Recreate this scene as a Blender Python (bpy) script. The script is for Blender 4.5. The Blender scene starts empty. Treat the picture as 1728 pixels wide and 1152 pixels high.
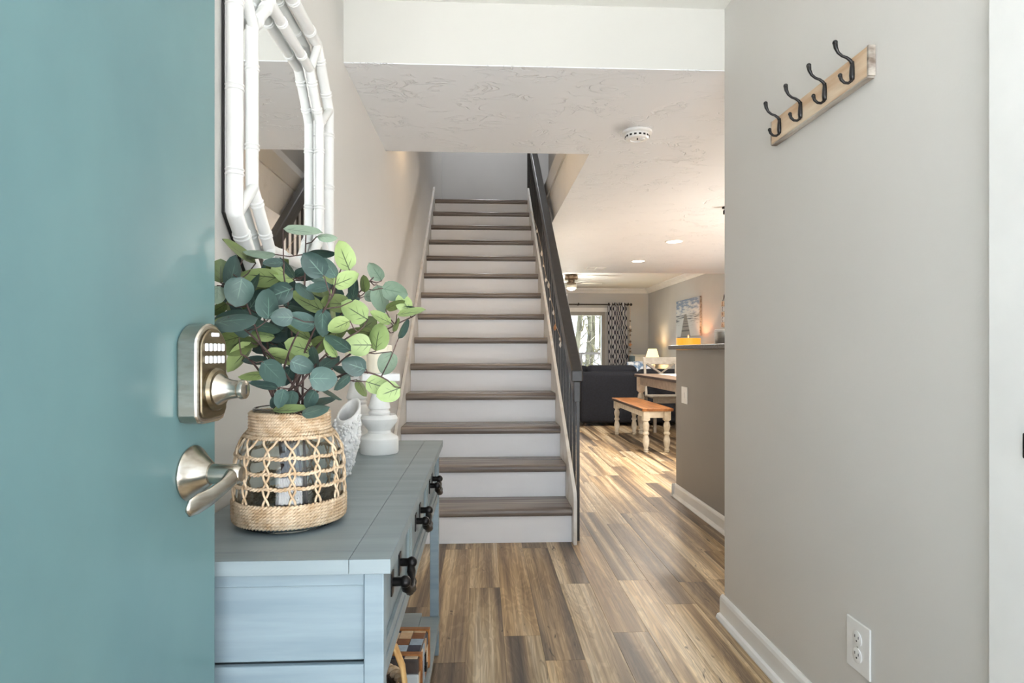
import bpy, bmesh, math, random
from mathutils import Vector, Matrix, Euler
random.seed(7)
C = bpy.context.scene.collection
scene = bpy.context.scene
PI = math.pi
# ------------------------------------------------------------------ camera
H = 1.051; F = 1060.0; PSI = math.atan(51/F)
cam_d = bpy.data.cameras.new('camera'); cam = bpy.data.objects.new('camera', cam_d); C.objects.link(cam)
cam.location = (0, 0, H); cam.rotation_euler = (PI/2, 0, -PSI)
cam_d.sensor_width = 36; cam_d.sensor_fit = 'HORIZONTAL'; cam_d.lens = F/1728*36
cam_d.shift_y = 17/1728; cam_d.clip_start = .02
scene.camera = cam
# ------------------------------------------------------------------ world, lights, exposure
vs = scene.view_settings
vs.view_transform = 'Standard'; vs.look = 'None'; vs.gamma = 1; vs.use_curve_mapping = False
vs.exposure = 1.15
w = bpy.data.worlds.new('overcast_sky'); scene.world = w; w.use_nodes = True
bg = w.node_tree.nodes['Background']
bg.inputs['Color'].default_value = (.76, .88, 1, 1); bg.inputs['Strength'].default_value = 1.45

def area(name, loc, rot, sx, sy, power, col=(1, 1, 1), portal=False, spread=PI):
    l = bpy.data.lights.new(name, 'AREA'); l.shape = 'RECTANGLE'; l.size = sx; l.size_y = sy
    l.energy = power; l.color = col; l.spread = spread
    if portal: l.cycles.is_portal = True
    o = bpy.data.objects.new(name, l); C.objects.link(o); o.location = loc; o.rotation_euler = rot
    return o
area('doorway_portal', (.2, -.32, 1.2), (PI/2, 0, 0), 1.6, 2.5, 1, portal=True)
sun_d = bpy.data.lights.new('sun', 'SUN'); sun_d.energy = 22; sun_d.angle = math.radians(.6); sun_d.color = (1, .98, .95)
sun = bpy.data.objects.new('sun', sun_d); C.objects.link(sun); sun.rotation_euler = Vector((-.52, -.42, -.74)).to_track_quat('-Z', 'Y').to_euler()
area('window_portal', (1.835, 13.95, .95), (-PI/2, 0, 0), 1.9, 2.0, 1, portal=True)

# ------------------------------------------------------------------ material helpers
def nodes_of(m):
    m.use_nodes = True
    nt = m.node_tree
    return nt, nt.nodes['Principled BSDF']
def rgb(r, g, b):
    f = lambda c: (c/255/12.92) if c/255 <= .04045 else ((c/255+.055)/1.055)**2.4
    return (f(r), f(g), f(b), 1)
def pm(name, c1, c2=None, scale=(8, 8, 8), rough=.5, metal=0, bump=0, bscale=None, detail=4, spec=.5, lo=.35, hi=.65, coords='Object', rand=False, coat=0, dist=.01, distortion=0):
    m = bpy.data.materials.new(name); nt, b = nodes_of(m); N = nt.nodes; L = nt.links
    tc = N.new('ShaderNodeTexCoord'); mp = N.new('ShaderNodeMapping'); mp.inputs['Scale'].default_value = scale
    L.new(tc.outputs[coords], mp.inputs['Vector'])
    if rand:
        oi = N.new('ShaderNodeObjectInfo'); sc = N.new('ShaderNodeMath'); sc.operation = 'MULTIPLY'; sc.inputs[1].default_value = 91
        L.new(oi.outputs['Random'], sc.inputs[0]); L.new(sc.outputs[0], mp.inputs['Location'])
    no = N.new('ShaderNodeTexNoise'); no.inputs['Scale'].default_value = 1; no.inputs['Detail'].default_value = detail
    no.inputs['Distortion'].default_value = distortion
    L.new(mp.outputs[0], no.inputs['Vector'])
    rp = N.new('ShaderNodeValToRGB'); rp.color_ramp.elements[0].position = lo; rp.color_ramp.elements[1].position = hi
    rp.color_ramp.elements[0].color = c1; rp.color_ramp.elements[1].color = c2 or tuple(min(1, x*1.06) for x in c1[:3])+(1,)
    L.new(no.outputs['Fac'], rp.inputs[0]); L.new(rp.outputs[0], b.inputs['Base Color'])
    b.inputs['Roughness'].default_value = rough; b.inputs['Metallic'].default_value = metal
    b.inputs['Specular IOR Level'].default_value = spec; b.inputs['Coat Weight'].default_value = coat
    if bump:
        n2 = N.new('ShaderNodeTexNoise'); n2.inputs['Scale'].default_value = 1; n2.inputs['Detail'].default_value = 5
        m2 = N.new('ShaderNodeMapping'); m2.inputs['Scale'].default_value = bscale or scale
        L.new(tc.outputs[coords], m2.inputs['Vector']); L.new(m2.outputs[0], n2.inputs['Vector'])
        bp = N.new('ShaderNodeBump'); bp.inputs['Strength'].default_value = bump; bp.inputs['Distance'].default_value = dist
        L.new(n2.outputs['Fac'], bp.inputs['Height']); L.new(bp.outputs[0], b.inputs['Normal'])
    return m
def emit(name, col, strength):
    m = bpy.data.materials.new(name); nt, b = nodes_of(m)
    b.inputs['Base Color'].default_value = col; b.inputs['Emission Color'].default_value = col; b.inputs['Emission Strength'].default_value = strength
    return m

M = {}
M['wall'] = pm('wall_paint', rgb(212, 209, 204), rgb(215, 212, 207), (2, 2, 2), rough=.42, bump=.12, bscale=(160, 160, 160), dist=.002)
M['wall_grey'] = pm('grey_wall_paint', rgb(190, 189, 187), rgb(195, 194, 192), (2, 2, 2), rough=.55, bump=.1, bscale=(160, 160, 160), dist=.002)
M['half_wall'] = pm('half_wall_paint', rgb(142, 138, 132), rgb(146, 142, 136), (2, 2, 2), rough=.5, bump=.1, bscale=(160, 160, 160), dist=.002)
M['ceil_white'] = pm('flat_white_ceiling_paint', rgb(236, 235, 229), rgb(239, 238, 232), (2, 2, 2), rough=.7)
M['header'] = pm('warm_white_header_paint', rgb(212, 210, 203), rgb(215, 213, 206), (2, 2, 2), rough=.7)
M['trim'] = pm('white_trim_paint', rgb(232, 231, 228), rgb(238, 237, 234), (6, 6, 6), rough=.32)
M['riser'] = pm('riser_paint', rgb(243, 243, 246), rgb(247, 247, 250), (3, 9, 9), rough=.4)
M['stringer'] = pm('worn_stringer_paint', rgb(214, 206, 194), rgb(236, 233, 228), (9, 9, 9), rough=.4, lo=.3, hi=.5)
M['teal'] = pm('teal_door_paint', rgb(92, 121, 123), rgb(98, 128, 129), (2, 5, 3), rough=.24, bump=.08, bscale=(90, 90, 90), dist=.002, spec=.6)
M['nickel'] = pm('brushed_nickel', rgb(176, 168, 156), rgb(196, 189, 178), (40, 40, 160), rough=.27, metal=1, bump=.05, bscale=(60, 60, 300), dist=.001)
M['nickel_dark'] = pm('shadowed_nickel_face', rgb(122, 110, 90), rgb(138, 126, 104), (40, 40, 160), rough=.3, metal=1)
M['button'] = pm('pale_rubber_button', rgb(226, 226, 230), rgb(236, 236, 238), (90, 90, 90), rough=.4)
M['console'] = pm('blue_grey_brushed_paint', rgb(126, 138, 141), rgb(140, 151, 154), (3, 26, 26), rough=.42, bump=.1, bscale=(9, 90, 90), dist=.003)
M['console_side'] = pm('blue_grey_brushed_paint_panel', rgb(126, 142, 150), rgb(140, 155, 162), (4, 4, 45), rough=.42, bump=.08, bscale=(8, 8, 90), dist=.003)
M['iron'] = pm('black_iron', rgb(22, 20, 20), rgb(36, 33, 32), (60, 60, 60), rough=.32, metal=.6)
M['black_rail'] = pm('black_satin_paint', rgb(34, 33, 33), rgb(46, 44, 44), (30, 30, 30), rough=.33, spec=.7)
M['hook'] = pm('oiled_bronze', rgb(38, 36, 37), rgb(52, 50, 50), (80, 80, 80), rough=.28, metal=.5)
M['tread'] = pm('grey_brown_wood', rgb(102, 92, 86), rgb(152, 141, 132), (1.5, 34, 34), rough=.27, bump=.1, bscale=(3, 90, 90), dist=.002, detail=6)
M['board'] = pm('rustic_pine', rgb(200, 164, 128), rgb(230, 210, 184), (26, 3, 26), rough=.6, bump=.15, bscale=(60, 6, 60), dist=.003)
M['board_grey'] = pm('weathered_grey_edge', rgb(120, 104, 92), rgb(205, 196, 184), (20, 5, 40), rough=.7)
M['candle_white'] = pm('chalk_white_paint', rgb(232, 231, 227), rgb(240, 239, 236), (14, 14, 14), rough=.55)
M['wax'] = pm('ivory_wax', rgb(238, 228, 205), rgb(243, 235, 215), (9, 9, 9), rough=.45)
M['rope'] = pm('natural_seagrass', rgb(192, 160, 124), rgb(226, 202, 172), (60, 60, 60), rough=.75, bump=.3, bscale=(300, 300, 300), dist=.001)
M['wicker'] = pm('dark_wicker', rgb(70, 58, 50), rgb(122, 100, 80), (60, 60, 60), rough=.75)
M['rope_gold'] = pm('golden_cane', rgb(196, 148, 88), rgb(232, 194, 132), (60, 60, 8), rough=.6)
M['coral'] = pm('white_bisque', rgb(226, 223, 219), rgb(238, 236, 233), (40, 40, 40), rough=.7)
M['stem'] = pm('brown_stem', rgb(70, 54, 52), rgb(98, 76, 70), (60, 60, 60), rough=.7)
M['plastic'] = pm('white_plastic', rgb(236, 235, 232), rgb(240, 239, 237), (20, 20, 20), rough=.3)
M['slot'] = pm('dark_slot', rgb(40, 38, 36), rgb(48, 46, 44), (20, 20, 20), rough=.6)
M['granite'] = pm('dark_granite', rgb(44, 42, 41), rgb(104, 99, 95), (120, 120, 120), rough=.4, lo=.4, hi=.75)
M['sofa'] = pm('navy_woven_fabric', rgb(17, 19, 27), rgb(26, 29, 38), (70, 70, 70), rough=.9, bump=.4, bscale=(300, 300, 300), dist=.002)
M['cream'] = pm('distressed_cream_paint', rgb(206, 196, 176), rgb(228, 220, 203), (16, 16, 16), rough=.5)
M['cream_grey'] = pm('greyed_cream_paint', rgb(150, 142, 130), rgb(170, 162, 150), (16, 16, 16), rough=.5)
M['walnut'] = pm('dark_stained_edge', rgb(66, 56, 52), rgb(90, 78, 72), (30, 3, 30), rough=.35)
M['oak'] = pm('honey_stained_wood', rgb(128, 78, 38), rgb(178, 118, 66), (26, 2.5, 26), rough=.32, bump=.08, dist=.002)
M['table_top'] = pm('brown_stained_wood', rgb(104, 84, 68), rgb(142, 118, 98), (26, 2.5, 26), rough=.3)
M['rodm'] = pm('dark_bronze_rod', rgb(50, 42, 38), rgb(66, 56, 50), (40, 40, 40), rough=.4, metal=.5)
M['frame_grey'] = pm('grey_door_frame', rgb(150, 147, 140), rgb(158, 155, 148), (9, 9, 9), rough=.4)
M['bark'] = pm('pale_bark', rgb(52, 50, 42), rgb(118, 116, 100), (6, 6, 2), rough=.9, bump=.4, bscale=(20, 20, 6))
M['sand'] = pm('concrete', rgb(214, 215, 216), rgb(224, 225, 226), (4, 4, 4), rough=.8)
M['grass'] = pm('dry_lawn', rgb(120, 122, 84), rgb(150, 146, 108), (3, 3, 3), rough=.9)
M['steel'] = pm('satin_steel', rgb(176, 174, 170), rgb(192, 190, 186), (30, 30, 120), rough=.35, metal=.85)
M['bronze'] = pm('fan_bronze', rgb(116, 98, 82), rgb(140, 122, 104), (40, 40, 40), rough=.3, metal=.9)
M['blade'] = pm('white_fan_blade', rgb(226, 224, 212), rgb(232, 230, 220), (20, 3, 20), rough=.4)
M['frost'] = pm('frosted_glass_bowl', rgb(224, 218, 200), rgb(232, 226, 210), (20, 20, 20), rough=.3)
M['shell_white'] = pm('bleached_shell', rgb(226, 214, 196), rgb(240, 232, 220), (60, 60, 60), rough=.5)
M['shell_orange'] = pm('orange_shell', rgb(196, 128, 78), rgb(218, 160, 110), (60, 60, 60), rough=.5)
M['shell_brown'] = pm('brown_shell', rgb(92, 78, 66), rgb(122, 104, 90), (60, 60, 60), rough=.6)
M['teal_cab'] = pm('shaded_teal_paint', rgb(84, 106, 112), rgb(92, 114, 120), (9, 9, 9), rough=.5)  # cabinet's shadow side, its shade put into the colour as dark teal
M['pale_cab'] = pm('pale_grey_paint', rgb(188, 190, 188), rgb(198, 200, 198), (9, 9, 9), rough=.5)
M['ticking'] = pm('blue_white_pillow_print', rgb(112, 138, 168), rgb(226, 230, 234), (14, 14, 14), rough=.9, lo=.45, hi=.55)
M['linen'] = pm('white_linen', rgb(214, 214, 214), rgb(226, 226, 226), (60, 60, 60), rough=.9)
M['lamp_orange'] = emit('lit_orange_shade', rgb(230, 156, 50), .42)
M['lamp_cream'] = emit('lit_cream_shade', rgb(255, 232, 176), .62)
M['led'] = emit('lit_lens', (1, .93, .82, 1), 6)

def mirror_mat():
    m = bpy.data.materials.new('mirror_silver'); nt, b = nodes_of(m)
    b.inputs['Base Color'].default_value = (.9, .92, .92, 1); b.inputs['Metallic'].default_value = 1; b.inputs['Roughness'].default_value = .015
    return m
M['mirror'] = mirror_mat()
def glass_mat(name, col, rough=0):
    m = bpy.data.materials.new(name); nt, b = nodes_of(m)
    b.inputs['Base Color'].default_value = col; b.inputs['Transmission Weight'].default_value = 1; b.inputs['Roughness'].default_value = rough; b.inputs['IOR'].default_value = 1.45
    return m
M['glass'] = glass_mat('smoky_jar_glass', (.90, .94, .93, 1))
def pane_mat():
    m = bpy.data.materials.new('window_glass'); nt, b = nodes_of(m); N = nt.nodes; L = nt.links
    t = N.new('ShaderNodeBsdfTransparent'); g = N.new('ShaderNodeBsdfGlossy'); g.inputs['Roughness'].default_value = .02
    x = N.new('ShaderNodeMixShader'); f = N.new('ShaderNodeFresnel'); f.inputs['IOR'].default_value = 1.3
    L.new(f.outputs[0], x.inputs[0]); L.new(t.outputs[0], x.inputs[1]); L.new(g.outputs[0], x.inputs[2])
    L.new(x.outputs[0], N['Material Output'].inputs['Surface'])
    return m
M['pane'] = pane_mat()

def ceiling_mat():
    m = bpy.data.materials.new('skip_trowel_ceiling'); nt, b = nodes_of(m); N = nt.nodes; L = nt.links
    b.inputs['Base Color'].default_value = rgb(238, 239, 241); b.inputs['Roughness'].default_value = .5
    tc = N.new('ShaderNodeTexCoord'); mp = N.new('ShaderNodeMapping'); mp.inputs['Scale'].default_value = (5, 9, 4); L.new(tc.outputs['Object'], mp.inputs[0])
    n = N.new('ShaderNodeTexNoise'); n.inputs['Scale'].default_value = 1; n.inputs['Detail'].default_value = 3; n.inputs['Distortion'].default_value = 1.4; L.new(mp.outputs[0], n.inputs[0])
    # thin raised ridges where the noise crosses its middle, broken up by a second noise
    s = N.new('ShaderNodeMath'); s.operation = 'SUBTRACT'; s.inputs[1].default_value = .5; L.new(n.outputs['Fac'], s.inputs[0])
    a = N.new('ShaderNodeMath'); a.operation = 'ABSOLUTE'; L.new(s.outputs[0], a.inputs[0])
    r = N.new('ShaderNodeMapRange'); r.inputs['From Min'].default_value = 0; r.inputs['From Max'].default_value = .03; r.inputs['To Min'].default_value = 1; r.inputs['To Max'].default_value = 0
    L.new(a.outputs[0], r.inputs[0])
    n2 = N.new('ShaderNodeTexNoise'); n2.inputs['Scale'].default_value = 5; L.new(tc.outputs['Object'], n2.inputs[0])
    r2 = N.new('ShaderNodeMapRange'); r2.inputs['From Min'].default_value = .46; r2.inputs['From Max'].default_value = .56; L.new(n2.outputs['Fac'], r2.inputs[0])
    mu = N.new('ShaderNodeMath'); mu.operation = 'MULTIPLY'; L.new(r.outputs[0], mu.inputs[0]); L.new(r2.outputs[0], mu.inputs[1])
    bp = N.new('ShaderNodeBump'); bp.inputs['Strength'].default_value = .8; bp.inputs['Distance'].default_value = .006; bp.invert = True
    L.new(mu.outputs[0], bp.inputs['Height']); L.new(bp.outputs[0], b.inputs['Normal'])
    return m
M['ceil'] = ceiling_mat()

def plank_mat():
    m = bpy.data.materials.new('rustic_vinyl_plank'); nt, b = nodes_of(m); N = nt.nodes; L = nt.links
    tc = N.new('ShaderNodeTexCoord'); oi = N.new('ShaderNodeObjectInfo')
    mul = N.new('ShaderNodeMath'); mul.operation = 'MULTIPLY'; mul.inputs[1].default_value = 157.3; L.new(oi.outputs['Random'], mul.inputs[0])
    def noise(scale, detail=4, distortion=0.0, rough=.55):
        mp = N.new('ShaderNodeMapping'); mp.inputs['Scale'].default_value = scale; L.new(tc.outputs['Object'], mp.inputs['Vector']); L.new(mul.outputs[0], mp.inputs['Location'])
        n = N.new('ShaderNodeTexNoise'); n.inputs['Scale'].default_value = 1; n.inputs['Detail'].default_value = detail; n.inputs['Distortion'].default_value = distortion; n.inputs['Roughness'].default_value = rough
        L.new(mp.outputs[0], n.inputs['Vector']); return n
    def ramp(src, stops):
        r = N.new('ShaderNodeValToRGB'); e = r.color_ramp.elements
        e[0].position, e[0].color = stops[0]; e[1].position, e[1].color = stops[-1]
        for p, c in stops[1:-1]:
            k = e.new(p); k.color = c
        L.new(src, r.inputs[0]); return r
    def mix(fac, a, c, mode='MIX'):
        x = N.new('ShaderNodeMix'); x.data_type = 'RGBA'; x.blend_type = mode
        if isinstance(fac, float): x.inputs[0].default_value = fac
        else: L.new(fac, x.inputs[0])
        L.new(a, x.inputs[6]); L.new(c, x.inputs[7]); return x.outputs[2]
    streak = noise((12, .36, 1), 3, .3, .4)
    base = ramp(streak.outputs['Fac'], [(.32, rgb(104, 92, 80)), (.43, rgb(152, 134, 112)), (.50, rgb(190, 167, 134)), (.56, rgb(228, 205, 164)), (.63, rgb(250, 235, 204))])
    tone = ramp(oi.outputs['Random'], [(0, rgb(238, 233, 229)), (.3, rgb(214, 210, 208)), (.5, rgb(255, 246, 234)), (.75, rgb(228, 216, 202)), (1, rgb(255, 250, 242))])
    col = mix(1.0, base.outputs[0], tone.outputs[0], 'MULTIPLY')
    grain = noise((110, 1.8, 1), 5, .6, .6)
    gr = ramp(grain.outputs['Fac'], [(.36, rgb(150, 140, 132)), (.6, rgb(255, 255, 255))])
    col = mix(.6, col, gr.outputs[0], 'MULTIPLY')
    ring = noise((9, 1.1, 1), 2, 2.2)
    wv = N.new('ShaderNodeMath'); wv.operation = 'MULTIPLY'; wv.inputs[1].default_value = 46; L.new(ring.outputs['Fac'], wv.inputs[0])
    sn = N.new('ShaderNodeMath'); sn.operation = 'SINE'; L.new(wv.outputs[0], sn.inputs[0])
    rr = ramp(sn.outputs[0], [(0, rgb(176, 164, 152)), (.5, rgb(255, 255, 255))])
    col = mix(.3, col, rr.outputs[0], 'MULTIPLY')
    kn = noise((20, 5, 1), 2, 1.8); kr = ramp(kn.outputs['Fac'], [(.24, rgb(78, 60, 48)), (.33, rgb(255, 255, 255))])
    col = mix(.9, col, kr.outputs[0], 'MULTIPLY')
    L.new(col, b.inputs['Base Color'])
    b.inputs['Roughness'].default_value = .42
    bp = N.new('ShaderNodeBump'); bp.inputs['Strength'].default_value = .12; bp.inputs['Distance'].default_value = .003
    L.new(grain.outputs['Fac'], bp.inputs['Height']); L.new(bp.outputs[0], b.inputs['Normal'])
    return m
M['plank'] = plank_mat()
M['subfloor'] = pm('wood_underlay', rgb(120, 98, 76), rgb(160, 132, 102), (10, .6, 1), rough=.45)

def leaf_mat(name, c1, c2, vein, translucent=.15):
    m = bpy.data.materials.new(name); nt, b = nodes_of(m); N = nt.nodes; L = nt.links
    tc = N.new('ShaderNodeTexCoord'); n = N.new('ShaderNodeTexNoise'); n.inputs['Scale'].default_value = 3; L.new(tc.outputs['Object'], n.inputs['Vector'])
    oi = N.new('ShaderNodeObjectInfo'); ad = N.new('ShaderNodeMath'); ad.operation = 'MULTIPLY_ADD'; ad.inputs[1].default_value = .6; L.new(oi.outputs['Random'], ad.inputs[0])
    hf = N.new('ShaderNodeMath'); hf.operation = 'MULTIPLY'; hf.inputs[1].default_value = .5; L.new(n.outputs['Fac'], hf.inputs[0]); L.new(hf.outputs[0], ad.inputs[2])
    r = N.new('ShaderNodeValToRGB'); r.color_ramp.elements[0].color = c1; r.color_ramp.elements[1].color = c2
    r.color_ramp.elements[0].position = .15; r.color_ramp.elements[1].position = .8; L.new(ad.outputs[0], r.inputs[0])
    sx = N.new('ShaderNodeSeparateXYZ'); L.new(tc.outputs['Object'], sx.inputs[0])
    ab = N.new('ShaderNodeMath'); ab.operation = 'ABSOLUTE'; L.new(sx.outputs['X'], ab.inputs[0])
    def mr(src, a, bb, t0, t1):
        q = N.new('ShaderNodeMapRange'); q.inputs['From Min'].default_value = a; q.inputs['From Max'].default_value = bb; q.inputs['To Min'].default_value = t0; q.inputs['To Max'].default_value = t1
        L.new(src, q.inputs[0]); return q.outputs[0]
    def mth(op, a, bb):
        q = N.new('ShaderNodeMath'); q.operation = op
        for k, v in enumerate((a, bb)):
            if isinstance(v, (int, float)): q.inputs[k].default_value = v
            else: L.new(v, q.inputs[k])
        return q.outputs[0]
    mid = mth('MULTIPLY', mr(ab.outputs[0], .010, .024, 1, 0), mr(sx.outputs['Y'], .6, .75, 1, 0))
    # side veins: straight lines leaving the midrib at three heights
    d = mth('SUBTRACT', sx.outputs['Y'], mth('MULTIPLY', ab.outputs[0], .9))
    fr = mth('FRACT', mth('MULTIPLY', d, 4.2), 0)
    side = mr(mth('ABSOLUTE', mth('SUBTRACT', fr, .5), 0), .03, .09, 1, 0)
    side = mth('MULTIPLY', side, mth('MULTIPLY', mr(ab.outputs[0], .14, .24, 1, 0), mr(d, .1, .62, 1, .0)))
    vm = mth('MAXIMUM', mid, mth('MULTIPLY', side, .8))
    mx = N.new('ShaderNodeMix'); mx.data_type = 'RGBA'; L.new(vm, mx.inputs[0]); L.new(r.outputs[0], mx.inputs[6]); mx.inputs[7].default_value = vein
    L.new(mx.outputs[2], b.inputs['Base Color']); b.inputs['Roughness'].default_value = .5
    b.inputs['Subsurface Weight'].default_value = 0
    return m
M['leaf_dark'] = leaf_mat('dark_eucalyptus_leaf', rgb(46, 66, 62), rgb(78, 102, 94), rgb(98, 124, 112))
M['leaf_light'] = leaf_mat('yellow_green_leaf_back', rgb(132, 152, 92), rgb(164, 182, 120), rgb(60, 72, 44))
M['leaf_sage'] = leaf_mat('sage_leaf', rgb(106, 126, 108), rgb(138, 156, 134), rgb(90, 112, 92))
M['leaf_olive'] = leaf_mat('olive_leaf', rgb(84, 98, 56), rgb(118, 132, 78), rgb(60, 66, 40))

# ------------------------------------------------------------------ mesh helpers
class MB:
    def __init__(s): s.v = []; s.f = []
    def add(s, vs, fs):
        k = len(s.v); s.v += [tuple(p) for p in vs]; s.f += [tuple(i+k for i in f) for f in fs]; return s
    def box(s, x0, x1, y0, y1, z0, z1):
        return s.add([(x0, y0, z0), (x1, y0, z0), (x1, y1, z0), (x0, y1, z0), (x0, y0, z1), (x1, y0, z1), (x1, y1, z1), (x0, y1, z1)],
                     [(3, 2, 1, 0), (4, 5, 6, 7), (0, 1, 5, 4), (1, 2, 6, 5), (2, 3, 7, 6), (3, 0, 4, 7)])
    def prism(s, pts, a, b, axis='z'):
        n = len(pts)
        def P(p, h): return {'z': (p[0], p[1], h), 'x': (h, p[0], p[1]), 'y': (p[0], h, p[1])}[axis]
        return s.add([P(p, a) for p in pts]+[P(p, b) for p in pts],
                     [tuple(range(n)), tuple(range(2*n-1, n-1, -1))]+[(i, i+n, (i+1) % n+n, (i+1) % n) for i in range(n)])
    def lathe(s, prof, seg=24, c=(0, 0, 0), cap=True, axis=None, sy=1.0):
        R = axis if axis is not None else Matrix.Identity(3)
        n = len(prof); vs = []; fs = []
        for (r, z) in prof:
            for k in range(seg):
                a = 2*PI*k/seg; vs.append(Vector(c)+R @ Vector((r*math.cos(a), sy*r*math.sin(a), z)))
        for i in range(n-1):
            for k in range(seg):
                k2 = (k+1) % seg; fs.append((i*seg+k, i*seg+k2, (i+1)*seg+k2, (i+1)*seg+k))
        if cap: fs.append(tuple(range(seg-1, -1, -1))); fs.append(tuple((n-1)*seg+k for k in range(seg)))
        return s.add(vs, fs)
    def tube(s, pts, r, seg=8, closed=False, cap=True, flat=None):
        pts = [Vector(p) for p in pts]; n = len(pts); rs = r if isinstance(r, (list, tuple)) else [r]*n
        vs = []; fs = []; prev = None
        for i in range(n):
            if closed: t = (pts[(i+1) % n]-pts[i-1])
            else: t = pts[min(i+1, n-1)]-pts[max(i-1, 0)]
            t.normalize()
            if prev is None:
                u = t.orthogonal().normalized()
                if flat: u = (Vector(flat)-t*t.dot(Vector(flat))).normalized()
            else: u = (prev-t*t.dot(prev)).normalized()
            prev = u; wv = t.cross(u)
            ra, rb = rs[i] if isinstance(rs[i], tuple) else (rs[i], rs[i])
            for k in range(seg):
                a = 2*PI*k/seg; vs.append(pts[i]+u*(ra*math.cos(a))+wv*(rb*math.sin(a)))
        for i in range(n if closed else n-1):
            j = (i+1) % n
            for k in range(seg):
                k2 = (k+1) % seg; fs.append((i*seg+k, i*seg+k2, j*seg+k2, j*seg+k))
        if cap and not closed: fs.append(tuple(range(seg-1, -1, -1))); fs.append(tuple((n-1)*seg+k for k in range(seg)))
        return s.add(vs, fs)
    def sphere(s, c, r, seg=12, rings=8, sc=(1, 1, 1)):
        prof = [(max(1e-4, math.sin(PI*i/rings))*r, -math.cos(PI*i/rings)*r) for i in range(rings+1)]
        k = len(s.v); s.lathe(prof, seg, (0, 0, 0))
        for i in range(k, len(s.v)):
            p = s.v[i]; s.v[i] = (c[0]+p[0]*sc[0], c[1]+p[1]*sc[1], c[2]+p[2]*sc[2])
        return s
    def xform(s, mat, k0=0):
        for i in range(k0, len(s.v)): s.v[i] = tuple(mat @ Vector(s.v[i]))
        return s
    def mesh(s, name, m, smooth=False):
        me = bpy.data.meshes.new(name); me.from_pydata(s.v, [], s.f); me.update()
        bm = bmesh.new(); bm.from_mesh(me); bmesh.ops.recalc_face_normals(bm, faces=bm.faces); bm.to_mesh(me); bm.free()
        me.materials.append(m)
        if smooth:
            for p in me.polygons: p.use_smooth = True
            if smooth is not True:
                me.set_sharp_from_angle(angle=math.radians(smooth))
        return me
    def build(s, name, m, parent=None, smooth=False, bevel=0, seg=2, loc=None, rot=None):
        o = bpy.data.objects.new(name, s.mesh(name, m, smooth)); C.objects.link(o)
        if parent is not None: o.parent = parent
        if loc is not None: o.location = loc
        if rot is not None: o.rotation_euler = rot
        if bevel:
            b = o.modifiers.new('bevel', 'BEVEL'); b.width = bevel; b.segments = seg; b.limit_method = 'ANGLE'; b.angle_limit = math.radians(40)
        return o
def tag(o, label=None, cat=None, group=None, kind=None):
    if label: o['label'] = label
    if cat: o['category'] = cat
    if group: o['group'] = group
    if kind: o['kind'] = kind
    return o
def thing(name, label, cat, loc=(0, 0, 0), rz=0, group=None, kind=None):
    o = bpy.data.objects.new(name, None); C.objects.link(o); o.location = loc; o.rotation_euler = (0, 0, rz)
    o.empty_display_size = .05
    return tag(o, label, cat, group, kind)
def dup(root, loc, rz=None, label=None):
    r = root.copy(); C.objects.link(r); r.location = loc
    if rz is not None: r.rotation_euler = (0, 0, rz)
    if label: r['label'] = label
    for ch in list(root.children):
        c = ch.copy(); C.objects.link(c); c.parent = r
        for g in list(ch.children):
            d = g.copy(); C.objects.link(d); d.parent = c
    return r
def struct(name, mb, m, label, parent=None, **k):
    o = mb.build(name, m, parent, **k)
    return tag(o, label, 'structure' if parent is None else None, None, 'structure')
def rect(x0, x1, y0, y1, z0, z1): return MB().box(x0, x1, y0, y1, z0, z1)
def ray(px, py):
    u = (px-864)/F; wz = (593-py)/F
    return Vector((math.sin(PSI)+u*math.cos(PSI), math.cos(PSI)-u*math.sin(PSI), wz))
def at_y(px, py, y): r = ray(px, py); return r*(y/r.y)+Vector((0, 0, H))
def at_x(px, py, x): r = ray(px, py); return r*(x/r.x)+Vector((0, 0, H))

# ------------------------------------------------------------------ room shell
XL = -.527; XR = .953; ZS = 2.152; YH = 2.425; ZF = 2.395
struct('wall_left', rect(XL-.12, XL, -.3, 8.38, -.05, 5.1), M['wall'], 'long pale greige wall on the left carrying the mirror and running up the stairs')
wr = struct('wall_right', rect(XR, XR+.12, -.3, YH, -.05, 2.5), M['wall'], 'short pale grey wall on the right carrying the coat hooks and outlet')
struct('wall_header', rect(XL, XR, YH, YH+.1, ZS+.004, 2.75), M['header'], 'bright white header above the hall opening')
struct('ceiling', rect(XL-.12, XR+.12, -.3, YH+.1, ZF, ZF+.1).box(XL-.1, XL-.05, 0, .1, ZF+.02, ZF+.05), M['ceil_white'], 'flat white ceiling over the entry')
sof = [(XL, YH+.0008), (3.7, YH+.0008), (3.7, 8.72), (XL, 8.72), (XL, 8.30), (.6, 8.30), (.6, 3.48), (XL, 3.48)]
struct('ceiling', MB().prism(sof, ZS, 2.60), M['ceil'], 'low textured skip-trowel ceiling over the hall with the stairwell opening')
struct('ceiling', rect(XL-.12, 3.82, 8.72, 13.92, 2.44, 2.54), M['ceil_white'], 'raised white ceiling over the living room')
struct('wall_kitchen', rect(3.7, 3.82, YH, 13.92, -.05, 2.6), M['wall_grey'], 'grey right wall of the living room with the beach picture')
struct('wall_kitchen_front', rect(XR+.12, 3.82, YH-.1, YH, -.05, 2.6), M['wall'], 'kitchen wall behind the entry wall')
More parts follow.
